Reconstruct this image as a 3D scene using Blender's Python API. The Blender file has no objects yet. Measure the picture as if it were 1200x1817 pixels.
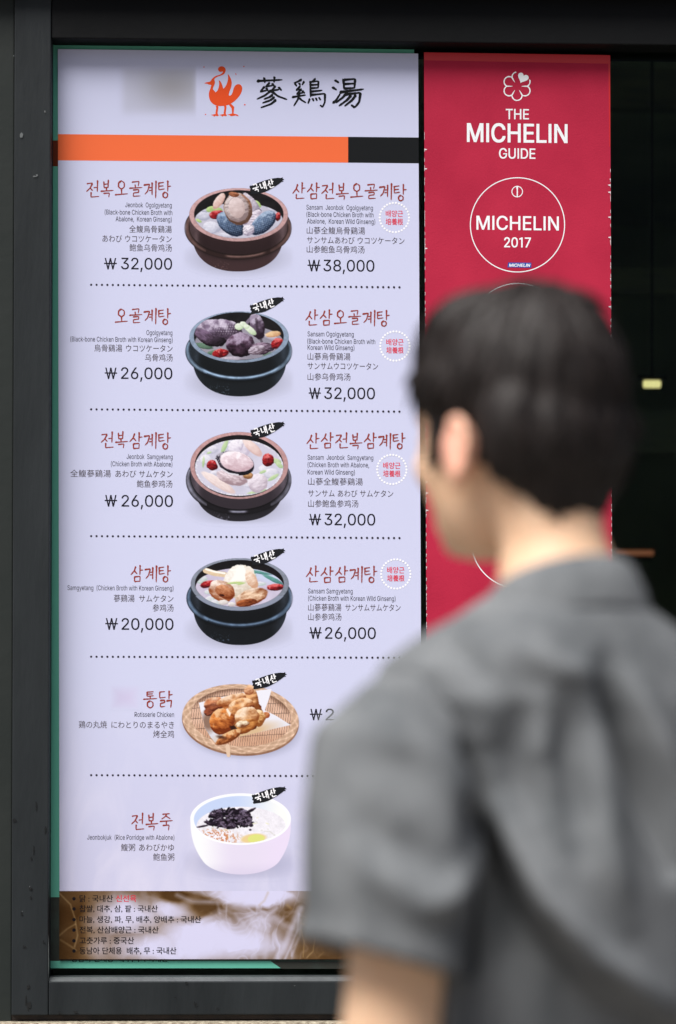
import bpy, bmesh, math, random
import numpy as np
from mathutils import Vector, Matrix
R = math.radians
sc = bpy.context.scene
COL = sc.collection

# ------------------------------------------------------------------ camera
CAM_H = 1.36
YAW, PITCH, ROLL = R(1.85), R(0.6), R(-0.10)
cam_d = bpy.data.cameras.new('camera'); cam = bpy.data.objects.new('camera', cam_d); COL.objects.link(cam)
cam_d.sensor_fit = 'VERTICAL'; cam_d.sensor_height = 36.34; cam_d.sensor_width = 24.0; cam_d.lens = 85.0
cam_d.shift_y = 347.0 / 1817.0
cam_d.clip_start = 0.05; cam_d.clip_end = 500.0
_f = Vector((math.sin(YAW) * math.cos(PITCH), math.cos(YAW) * math.cos(PITCH), math.sin(PITCH)))
_r = _f.cross(Vector((0, 0, 1))).normalized(); _u = _r.cross(_f).normalized()
_r2 = _r * math.cos(ROLL) - _u * math.sin(ROLL); _u2 = _r * math.sin(ROLL) + _u * math.cos(ROLL)
CAM_P = Vector((0.0, -4.0, CAM_H))
cam.matrix_world = Matrix(((_r2.x, _u2.x, -_f.x, CAM_P.x), (_r2.y, _u2.y, -_f.y, CAM_P.y), (_r2.z, _u2.z, -_f.z, CAM_P.z), (0, 0, 0, 1)))
cam_d.dof.use_dof = True; cam_d.dof.focus_distance = 4.0; cam_d.dof.aperture_fstop = 2.4
sc.camera = cam

# ------------------------------------------------------------------ sky, sun, exposure
SUN_EL, SUN_AZ = R(60), R(221)      # azimuth clockwise from +y: behind the viewer, a little to the left
w = bpy.data.worlds.new("World"); sc.world = w; w.use_nodes = True
nt = w.node_tree; sky = nt.nodes.new('ShaderNodeTexSky'); sky.sky_type = 'NISHITA'; sky.sun_disc = False
sky.sun_elevation = SUN_EL; sky.sun_rotation = SUN_AZ; sky.air_density = 0.6; sky.dust_density = 4.0; sky.ozone_density = 0.3
nt.links.new(sky.outputs[0], nt.nodes['Background'].inputs[0]); nt.nodes['Background'].inputs[1].default_value = 0.05
sun_d = bpy.data.lights.new('sun', 'SUN'); sun_d.energy = 3.3; sun_d.angle = R(44); sun_d.color = (1.0, 0.985, 0.96)
sun = bpy.data.objects.new('sun', sun_d); COL.objects.link(sun)
_sd = Vector((math.sin(SUN_AZ) * math.cos(SUN_EL), math.cos(SUN_AZ) * math.cos(SUN_EL), math.sin(SUN_EL)))
sun.rotation_euler = _sd.to_track_quat('Z', 'Y').to_euler(); sun.location = _sd * 20
sc.view_settings.view_transform = 'Standard'; sc.view_settings.look = 'None'
sc.view_settings.exposure = 1.02; sc.view_settings.gamma = 1.0

# ------------------------------------------------------------------ helpers
def lin(c):
    c = np.asarray(c, float) / 255.0
    return np.where(c <= 0.04045, c / 12.92, ((c + 0.055) / 1.055) ** 2.4)

SX, SY, F = 600.0, 908.5, 85.0 / 36.34 * 1817.0
def ray(px, py):
    a = (px - SX) / F; b = -(py - SY) / F + 347.0 / F
    return _f + _r2 * a + _u2 * b
_fv, _rv, _uv = (np.array(v) for v in (_f, _r2, _u2))
def P(px, py, y=0.0):
    """layout point (sheet layout units) -> point of the vertical plane at depth y"""
    d = ray(px, py); t = (y - CAM_P.y) / d.y
    return CAM_P + d * t
def PN(px, py, y):
    px = np.asarray(px, float); py = np.asarray(py, float); y = np.broadcast_to(np.asarray(y, float), px.shape)
    a = (px - SX) / F; b = -(py - SY) / F + 347.0 / F
    d = _fv[None, :] + a.reshape(-1, 1) * _rv + b.reshape(-1, 1) * _uv
    t = (y.reshape(-1, 1) - CAM_P.y) / d[:, 1:2]
    return np.array(CAM_P)[None, :] + d * t
def slope(y): return 0.0125 - 7.6e-6 * (y - 87)

def empty(name, loc, label, cat, group=None):
    o = bpy.data.objects.new(name, None); COL.objects.link(o); o.location = loc; o.empty_display_size = 0.1
    o['label'] = label; o['category'] = cat
    if group: o['group'] = group
    return o
def link(name, me, mat, parent=None):
    o = bpy.data.objects.new(name, me); COL.objects.link(o)
    if mat is not None: me.materials.append(mat)
    if parent is not None:
        o.parent = parent
        o.matrix_parent_inverse = (Matrix.Translation(parent.location) if parent.type == 'EMPTY' else Matrix.Identity(4)).inverted()
    return o
def bmobj(name, bm, mat, parent=None, smooth=False):
    me = bpy.data.meshes.new(name); bm.to_mesh(me); bm.free()
    if smooth:
        for p in me.polygons: p.use_smooth = True
    return link(name, me, mat, parent)
def pyobj(name, verts, faces, mat, parent=None, smooth=False):
    me = bpy.data.meshes.new(name); me.from_pydata([tuple(v) for v in verts], [], faces); me.update()
    if smooth:
        for p in me.polygons: p.use_smooth = True
    return link(name, me, mat, parent)
def absorb(dst, src):
    """surface marks become faces of the part they sit on, with a material slot of their own"""
    k = len(dst.data.materials)
    for m in src.data.materials: dst.data.materials.append(m)
    bm = bmesh.new(); bm.from_mesh(dst.data); n = len(bm.faces); bm.from_mesh(src.data); bm.faces.ensure_lookup_table()
    for f in bm.faces[n:]: f.material_index = k
    bm.to_mesh(dst.data); bm.free(); me = src.data; bpy.data.objects.remove(src); bpy.data.meshes.remove(me)
def box(bm, x0, x1, y0, y1, z0, z1, bevel=0.0):
    g = bmesh.ops.create_cube(bm, size=1.0)
    for v in g['verts']:
        v.co = Vector(((x0 + x1) / 2 + v.co.x * (x1 - x0), (y0 + y1) / 2 + v.co.y * (y1 - y0), (z0 + z1) / 2 + v.co.z * (z1 - z0)))
    if bevel:
        es = list({e for v in g['verts'] for e in v.link_edges})
        bmesh.ops.bevel(bm, geom=es, offset=bevel, segments=2, affect='EDGES', profile=0.6)

# ------------------------------------------------------------------ materials
def mat(name, rgb, rough=0.6, spec=0.5, metallic=0.0):
    m = bpy.data.materials.new(name); m.use_nodes = True
    b = m.node_tree.nodes['Principled BSDF']
    b.inputs['Base Color'].default_value = (*rgb, 1); b.inputs['Roughness'].default_value = rough
    b.inputs['Specular IOR Level'].default_value = spec; b.inputs['Metallic'].default_value = metallic
    return m
def nodes(m): return m.node_tree.nodes, m.node_tree.links, m.node_tree.nodes['Principled BSDF']
def noise_mat(name, c1, c2, scale, rough=0.6, bump=0.0, detail=6, spec=0.5, stretch=(1, 1, 1), lo=0.35, hi=0.65, bscale=None):
    m = mat(name, c1, rough, spec); n, l, b = nodes(m)
    geo = n.new('ShaderNodeTexCoord'); mp = n.new('ShaderNodeMapping'); mp.inputs['Scale'].default_value = stretch
    l.new(geo.outputs['Object'], mp.inputs['Vector'])
    tx = n.new('ShaderNodeTexNoise'); tx.inputs['Scale'].default_value = scale; tx.inputs['Detail'].default_value = detail
    l.new(mp.outputs[0], tx.inputs['Vector'])
    rp = n.new('ShaderNodeValToRGB'); rp.color_ramp.elements[0].position = lo; rp.color_ramp.elements[1].position = hi
    rp.color_ramp.elements[0].color = (*c1, 1); rp.color_ramp.elements[1].color = (*c2, 1)
    l.new(tx.outputs['Fac'], rp.inputs[0]); l.new(rp.outputs[0], b.inputs['Base Color'])
    if bump:
        t2 = n.new('ShaderNodeTexNoise'); t2.inputs['Scale'].default_value = bscale or scale * 3; t2.inputs['Detail'].default_value = 4
        l.new(mp.outputs[0], t2.inputs['Vector'])
        bp = n.new('ShaderNodeBump'); bp.inputs['Strength'].default_value = bump; bp.inputs['Distance'].default_value = 0.002
        l.new(t2.outputs['Fac'], bp.inputs['Height']); l.new(bp.outputs[0], b.inputs['Normal'])
    return m

PAPER_A, PAPER_B, PAPER_C = lin((208, 211, 238)), lin((203, 202, 229)), lin((217, 214, 236))
def paper_nodes(m):
    """printed lavender ground with a faint wisp of printed steam low on the sheet; world coordinates so every layer agrees"""
    n, l, b = nodes(m)
    g = n.new('ShaderNodeNewGeometry')
    sep = n.new('ShaderNodeSeparateXYZ'); l.new(g.outputs['Position'], sep.inputs[0])
    mr = n.new('ShaderNodeMapRange'); mr.inputs['From Min'].default_value = 1.45; mr.inputs['From Max'].default_value = 1.05
    l.new(sep.outputs['Z'], mr.inputs['Value'])
    t = n.new('ShaderNodeTexNoise'); t.inputs['Scale'].default_value = 7; t.inputs['Detail'].default_value = 5; t.inputs['Distortion'].default_value = 1.8
    mp = n.new('ShaderNodeMapping'); mp.inputs['Scale'].default_value = (1.5, 0.05, 0.9)
    l.new(g.outputs['Position'], mp.inputs[0]); l.new(mp.outputs[0], t.inputs['Vector'])
    rp = n.new('ShaderNodeValToRGB'); rp.color_ramp.elements[0].position = 0.42; rp.color_ramp.elements[1].position = 0.68
    l.new(t.outputs['Fac'], rp.inputs[0])
    mx = n.new('ShaderNodeMix'); mx.data_type = 'RGBA'
    mx.inputs['A'].default_value = (*PAPER_B, 1); mx.inputs['B'].default_value = (*PAPER_C, 1); l.new(rp.outputs[0], mx.inputs['Factor'])
    m2 = n.new('ShaderNodeMix'); m2.data_type = 'RGBA'
    m2.inputs['A'].default_value = (*PAPER_A, 1); l.new(mx.outputs['Result'], m2.inputs['B']); l.new(mr.outputs['Result'], m2.inputs['Factor'])
    return m2
SHEET_K = 0.85
def dim(n, l, sock):
    h = n.new('ShaderNodeMix'); h.data_type = 'RGBA'; h.blend_type = 'MULTIPLY'; h.inputs['Factor'].default_value = 1
    h.inputs['B'].default_value = (SHEET_K,) * 3 + (1,); l.new(sock, h.inputs['A'])
    return h.outputs['Result']
m_paper = mat('printed_paper', (.6, .6, .8), 0.6, 0.08)
_pn = paper_nodes(m_paper); n_, l_, b_ = nodes(m_paper); l_.new(dim(n_, l_, _pn.outputs['Result']), b_.inputs['Base Color'])
m_print = mat('printed_picture', (.6, .6, .8), 0.6, 0.08)
_pn = paper_nodes(m_print); n_, l_, b_ = nodes(m_print)
_at = n_.new('ShaderNodeAttribute'); _at.attribute_name = 'Col'
_mx = n_.new('ShaderNodeMix'); _mx.data_type = 'RGBA'
l_.new(_pn.outputs['Result'], _mx.inputs['A']); l_.new(_at.outputs['Color'], _mx.inputs['B']); l_.new(_at.outputs['Alpha'], _mx.inputs['Factor'])
l_.new(dim(n_, l_, _mx.outputs['Result']), b_.inputs['Base Color'])
def ink(name, c): return mat(name, lin(c) * SHEET_K, 0.6, 0.08)
k_black = ink('black_ink', (30, 28, 38)); k_grey = ink('grey_ink', (72, 62, 66)); k_dark = ink('dark_ink', (48, 44, 56))
k_red = ink('rust_ink', (150, 64, 56)); k_pink = ink('pink_ink', (226, 62, 84)); k_white = ink('white_ink', (252, 252, 255))
k_orange = ink('orange_ink', (243, 112, 66)); k_emblem = ink('emblem_ink', (232, 84, 40)); k_header = ink('header_ink', (25, 27, 29))
k_badge = ink('badge_ink', (30, 32, 36)); k_blue = ink('blue_ink', (30, 80, 170)); k_list = ink('list_ink', (24, 20, 24)); k_listred = ink('list_red_ink', (214, 50, 70))

m_frame = noise_mat('frame_paint', tuple(lin((39, 43, 45))), tuple(lin((25, 29, 31))), 9, 0.55, 0.3, spec=0.2, stretch=(1.6, 1.6, .35), lo=.3, hi=.75, bscale=70)
m_panel = noise_mat('panel_paint', tuple(lin((38, 42, 40))), tuple(lin((32, 37, 35))), 5, 0.6, 0.25, spec=0.2, bscale=50)
m_head = noise_mat('head_paint', tuple(lin((14, 15, 16))), tuple(lin((10, 11, 12))), 5, 0.55, 0.2, spec=0.12, bscale=60)  # overhang's shadow on the head rail, darkened into the colour
m_sillcap = noise_mat('sill_trim_paint', tuple(lin((66, 71, 72))), tuple(lin((54, 58, 60))), 30, 0.4, 0.2)
m_stain = mat('water_stain', tuple(lin((22, 24, 25))), 0.25)
m_scratch = mat('paint_scratch', tuple(lin((88, 92, 92))), 0.5)
m_stone = noise_mat('granite', (0.42, 0.37, 0.28), (0.16, 0.13, 0.09), 120, 0.8, 0.8, lo=0.3, hi=0.62)
m_seal = noise_mat('rusty_sealant', (0.05, 0.034, 0.026), (0.022, 0.017, 0.015), 30, 0.7, 0.5)
m_wall = noise_mat('grey_render', (0.12, 0.125, 0.125), (0.09, 0.095, 0.095), 4, 0.8, 0.4)
m_pave = noise_mat('pavement_concrete', (0.21, 0.19, 0.165), (0.17, 0.155, 0.135), 3, 0.85, 0.4)
m_road = noise_mat('asphalt', (0.05, 0.05, 0.052), (0.07, 0.07, 0.07), 40, 0.9, 0.5)
m_kerb = noise_mat('kerb_granite', (0.33, 0.32, 0.31), (0.26, 0.25, 0.24), 50, 0.8, 0.4)
m_inside = noise_mat('interior_plaster', (0.26, 0.26, 0.17), (0.12, 0.125, 0.09), 2.0, 0.9)
m_backpaper = mat('backing_paper', (0.13, 0.46, 0.34), 0.7, 0.1)  # green tint of the glass put into the backing colours
m_backorange = mat('backing_orange', tuple(lin((112, 50, 30))), 0.7, 0.1)
m_backdark = noise_mat('backing_brown', tuple(lin((34, 36, 28))), tuple(lin((46, 66, 60))), 14, 0.7, lo=0.45, hi=0.75)

m_glass = bpy.data.materials.new('green_window_glass'); m_glass.use_nodes = True
n_ = m_glass.node_tree.nodes; l_ = m_glass.node_tree.links; n_.remove(n_['Principled BSDF'])
_tr = n_.new('ShaderNodeBsdfTransparent'); _tr.inputs[0].default_value = (0.85, 0.96, 0.90, 1)
_gl = n_.new('ShaderNodeBsdfGlossy'); _gl.inputs['Roughness'].default_value = 0.02
_fr = n_.new('ShaderNodeFresnel'); _fr.inputs[0].default_value = 1.14
_ms = n_.new('ShaderNodeMixShader'); l_.new(_fr.outputs[0], _ms.inputs[0]); l_.new(_tr.outputs[0], _ms.inputs[1]); l_.new(_gl.outputs[0], _ms.inputs[2])
l_.new(_ms.outputs[0], n_['Material Output'].inputs[0])

def emit(name, c, s):
    m = bpy.data.materials.new(name); m.use_nodes = True; n, l = m.node_tree.nodes, m.node_tree.links
    b = n['Principled BSDF']; b.inputs['Base Color'].default_value = (.8, .8, .8, 1)
    b.inputs['Emission Color'].default_value = (*c, 1); b.inputs['Emission Strength'].default_value = s
    return m

# ------------------------------------------------------------------ setting: ground, pavement, road
def sheet_obj(name, x0, x1, y0, y1, z, m, kind=True):
    o = pyobj(name, [(x0, y0, z), (x1, y0, z), (x1, y1, z), (x0, y1, z)], [(0, 1, 2, 3)], m)
    o['kind'] = 'structure'; return o
sheet_obj('ground', -200, 200, -200, 200, -0.13, m_road)
bm = bmesh.new(); box(bm, -40, 40, -7.0, 6, -0.125, 0.0, 0.0); o = bmobj('pavement', bm, m_pave); o['kind'] = 'structure'
bm = bmesh.new(); box(bm, -40, 40, -7.16, -7.003, -0.125, 0.006, 0.012); o = bmobj('kerb', bm, m_kerb); o['kind'] = 'structure'

# ------------------------------------------------------------------ shop front
FR = -0.045                       # front face of the painted frame, glass at y = 0
def zx(px, py, y): p = P(px, py, y); return p.x, p.z
shop = empty('shop_front', (0.3, 0.0, 0.0), 'dark grey painted shop front with a wide window above a granite base', 'building')
x_pan = zx(22, 900, FR)[0]; x_post = zx(88.3, 900, FR)[0]
z_rail0 = zx(400, 1801, FR)[1]; z_rail1 = zx(400, 1741.5, FR)[1]; z_head = zx(200, 68, FR)[1]
x_r = x_post + 1.75; z_top = z_head + 0.075
def fr_box(name, x0, x1, y0, y1, z0, z1, m, par, bev=0.002):
    bm = bmesh.new(); box(bm, x0, x1, y0, y1, z0, z1, bev); return bmobj(name, bm, m, par)
win = fr_box('window_frame', x_pan + 0.001, x_post, FR, 0.06, z_rail0, z_top + 0.2, m_frame, shop)
fr_box('frame_post', x_r, x_r + 0.065, FR, 0.06, z_rail0, z_top + 0.2, m_frame, win)
fr_box('head_rail', x_post + 0.0005, x_r - 0.0005, FR + 0.003, 0.06, z_head, z_top + 0.2, m_head, win)
fr_box('sill_rail', x_post + 0.0005, x_r - 0.0005, FR + 0.001, 0.06, z_rail0, z_rail1, m_frame, win)
# bright chamfered bead on top of the sill rail
bm = bmesh.new(); h = 0.0062
vs = [bm.verts.new(c) for c in [(x_post + .001, FR + .004, z_rail1), (x_r - .001, FR + .004, z_rail1), (x_r - .001, FR + .012, z_rail1 + h), (x_post + .001, FR + .012, z_rail1 + h), (x_r - .001, -0.002, z_rail1 + h), (x_post + .001, -0.002, z_rail1 + h), (x_r - .001, -0.002, z_rail1), (x_post + .001, -0.002, z_rail1)]]
for q in ((0, 1, 2, 3), (3, 2, 4, 5), (5, 4, 6, 7)): bm.faces.new([vs[i] for i in q])
bmobj('sill_bead', bm, m_sillcap, win)
bm = bmesh.new(); box(bm, x_post - .01, x_r + .01, 0.0, 0.006, z_rail0 + .02, z_head + .03); 
bmobj('glass_pane', bm, m_glass, win)
fr_box('cladding_panel', x_pan - 1.6, x_pan, FR + 0.008, 0.10, 0.12, z_top + 0.25, m_panel, shop)
# water marks and scratches on the paint: thin dried films standing a hair proud
rng = random.Random(4)
bm = bmesh.new(); bs = bmesh.new()
def blotch(b, px, py, rx, ry, y, seed, k=14):
    rg = random.Random(seed); vs = []
    for i in range(k):
        a = 2 * math.pi * i / k; rr = 0.7 + 0.5 * rg.random()
        vs.append(b.verts.new(P(px + rx * rr * math.cos(a), py + ry * rr * math.sin(a), y)))
    b.faces.new(vs)
for (px, py, rx, ry) in [(65, 1430, 1.6, 9), (26, 1455, 2.5, 4), (81, 1473, 2, 6), (61, 1508, 1.4, 12), (57, 1524, 2, 4), (55, 1577, 2, 3.5), (56, 1594, 2, 3), (40, 1622, 2, 3), (78, 1672, 1.5, 4),
                         (44, 1680, 1.5, 3), (50, 1752, 2, 4), (52, 1785, 5, 7), (45, 1775, 1, 9), (107, 1797, 3, 2), (135, 1796, 5, 2), (332, 1744, 4, 1.5), (347, 1782, 1.2, 6), (311, 1770, 1.2, 2), (386, 1790, 1, 3)]:
    for j in range(3): blotch(bm, px + rng.uniform(-2, 2), py + rng.uniform(-ry, ry) * .4, rx * rng.uniform(.4, .8), ry * rng.uniform(.5, .9), FR - 0.0008 - j * 0.0002, rng.random())
for (px, py, rx, ry) in [(62, 313, 4, 1.2), (66, 311, 2, 2), (80, 198, 1.2, 2), (24.5, 99, 1, 1), (86.5, 1700, .5, 40), (53, 1573, .6, 1), (56, 1577, 1, 1), (40, 1617, .8, .8), (523, 1749, 1.5, .6), (38, 240, 3, 5)]:
    blotch(bs, px, py, rx, ry, FR - 0.0012, px)
absorb(win, bmobj('mark', bm, m_stain, win)); absorb(win, bmobj('mark', bs, m_scratch, win))
# stone base, sealant joint, upper wall, canopy
fr_box('sealant_joint', x_pan - 1.6, x_r + 1.6, FR + 0.012, 0.09, z_rail0 - 0.009, z_rail0 - 0.0005, m_seal, shop, 0.001)
fr_box('stone_base', x_pan - 1.6, x_r + 1.6, FR - 0.02, 0.25, 0.002, z_rail0 - 0.0105, m_stone, shop, 0.004)
fr_box('wall', x_r + 0.066, x_r + 3.0, -0.03, 0.25, z_rail0, 5.2, m_wall, shop)
fr_box('upper_wall', x_pan - 3.2, x_r + 0.066, -0.03, 0.25, z_top + 0.26, 5.2, m_wall, shop)
fr_box('side_wall', x_pan - 3.2, x_pan - 1.601, -0.03, 0.25, 0.002, z_top + 0.255, m_wall, shop)
fr_box('canopy', x_pan - 1.5, x_r + 1.0, FR - 0.03, FR - 0.001, z_top + 0.002, z_top + 0.16, m_head, shop, 0.006)
# dim dining room behind the glass
bm = bmesh.new(); D = 3.2
box(bm, x_pan - 1.5, x_r + 1.5, D, D + .1, 0.0, 3.2); box(bm, x_pan - 1.6, x_pan - 1.5, 0.26, D, 0.0, 3.2); box(bm, x_r + 1.5, x_r + 1.6, 0.26, D, 0.0, 3.2)
box(bm, x_pan - 1.5, x_r + 1.5, 0.26, D, 2.9, 3.0)
bmobj('interior_wall', bm, m_inside, shop)
m_beam = noise_mat('interior_timber', (0.10, 0.085, 0.04), (0.06, 0.05, 0.03), 8, 0.6, stretch=(1, 1, 6))
bm = bmesh.new()
for (py, hh) in ((497, .03), (765, .05), (150, .05)):
    z = P(1100, py, 1.5).z; box(bm, x_pan - 1.4, x_r + 1.4, 1.5, 1.56, z - hh, z + hh)
bmobj('interior_beam', bm, m_beam, shop)

# ------------------------------------------------------------------ lamps glimpsed inside
m_dark = mat('black_metal', (.006, .006, .006), .7, .05)
m_lamp = emit('warm_tube', (.94, .69, .30), .5)
p = P(1157, 681.5, 1.0)
lamp = empty('ceiling_lamp', (p.x, 1.0, p.z), 'small lit pale yellow lamp glowing inside the dark window right of the head', 'lamp')
bm = bmesh.new(); bmesh.ops.create_cone(bm, segments=24, radius1=0.0082, radius2=0.0082, depth=0.036, cap_ends=True, matrix=Matrix.Translation(p) @ Matrix.Rotation(R(90), 4, 'Y'))
bmesh.ops.bevel(bm, geom=[e for e in bm.edges if len(e.link_faces) == 2 and e.calc_face_angle() > 1], offset=0.0018, segments=3, affect='EDGES')
bmobj('lamp_tube', bm, m_lamp, lamp, True)
bm = bmesh.new(); box(bm, p.x - .03, p.x + .03, .99, 1.01, p.z + .0105, p.z + .018, .002)
bmesh.ops.create_cone(bm, segments=10, radius1=0.003, radius2=0.003, depth=0.9, cap_ends=True, matrix=Matrix.Translation((p.x, 1.0, p.z + .46)))
bmobj('lamp_holder', bm, m_dark, lamp)
p = P(1126, 981, 1.7)
lamp2 = empty('counter_lamp', (p.x, 1.7, p.z), 'faint orange strip lamp low inside the dark window above the shoulder', 'lamp')
bm = bmesh.new(); bmesh.ops.create_cone(bm, segments=16, radius1=0.006, radius2=0.006, depth=0.09, cap_ends=True, matrix=Matrix.Translation(p) @ Matrix.Rotation(R(90), 4, 'Y'))
bmobj('lamp_tube', bm, emit('orange_tube', (1.0, 0.2, 0.05), 0.09), lamp2, True)
bm = bmesh.new(); box(bm, p.x - .04, p.x + .04, 1.693, 1.707, p.z - .018, p.z - .0065, .002); box(bm, p.x - .004, p.x + .004, 1.696, 1.704, 0.0, p.z - .018)
bmobj('lamp_holder', bm, m_dark, lamp2)

p0, p1 = P(744, 492, 2.0), P(1108, 497, 2.0)
lamp3 = empty('strip_lamp', ((p0.x + p1.x) / 2, 2.0, p0.z), 'dim olive strip lamp inside, its ends showing either side of the red banner', 'lamp')
bm = bmesh.new(); box(bm, p0.x, p1.x, 1.985, 2.015, p1.z - .014, p1.z + .010, .004); bmobj('lamp_tube', bm, emit('dim_tube', (.75, .68, .25), .026), lamp3)
bm = bmesh.new(); box(bm, p0.x - .02, p1.x + .02, 1.98, 2.02, p1.z + .0105, p1.z + .03, .004)
for x in (p0.x + .05, p1.x - .05): box(bm, x - .003, x + .003, 1.997, 2.003, p1.z + .03, 2.9)
bmobj('lamp_holder', bm, m_dark, lamp3)
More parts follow.
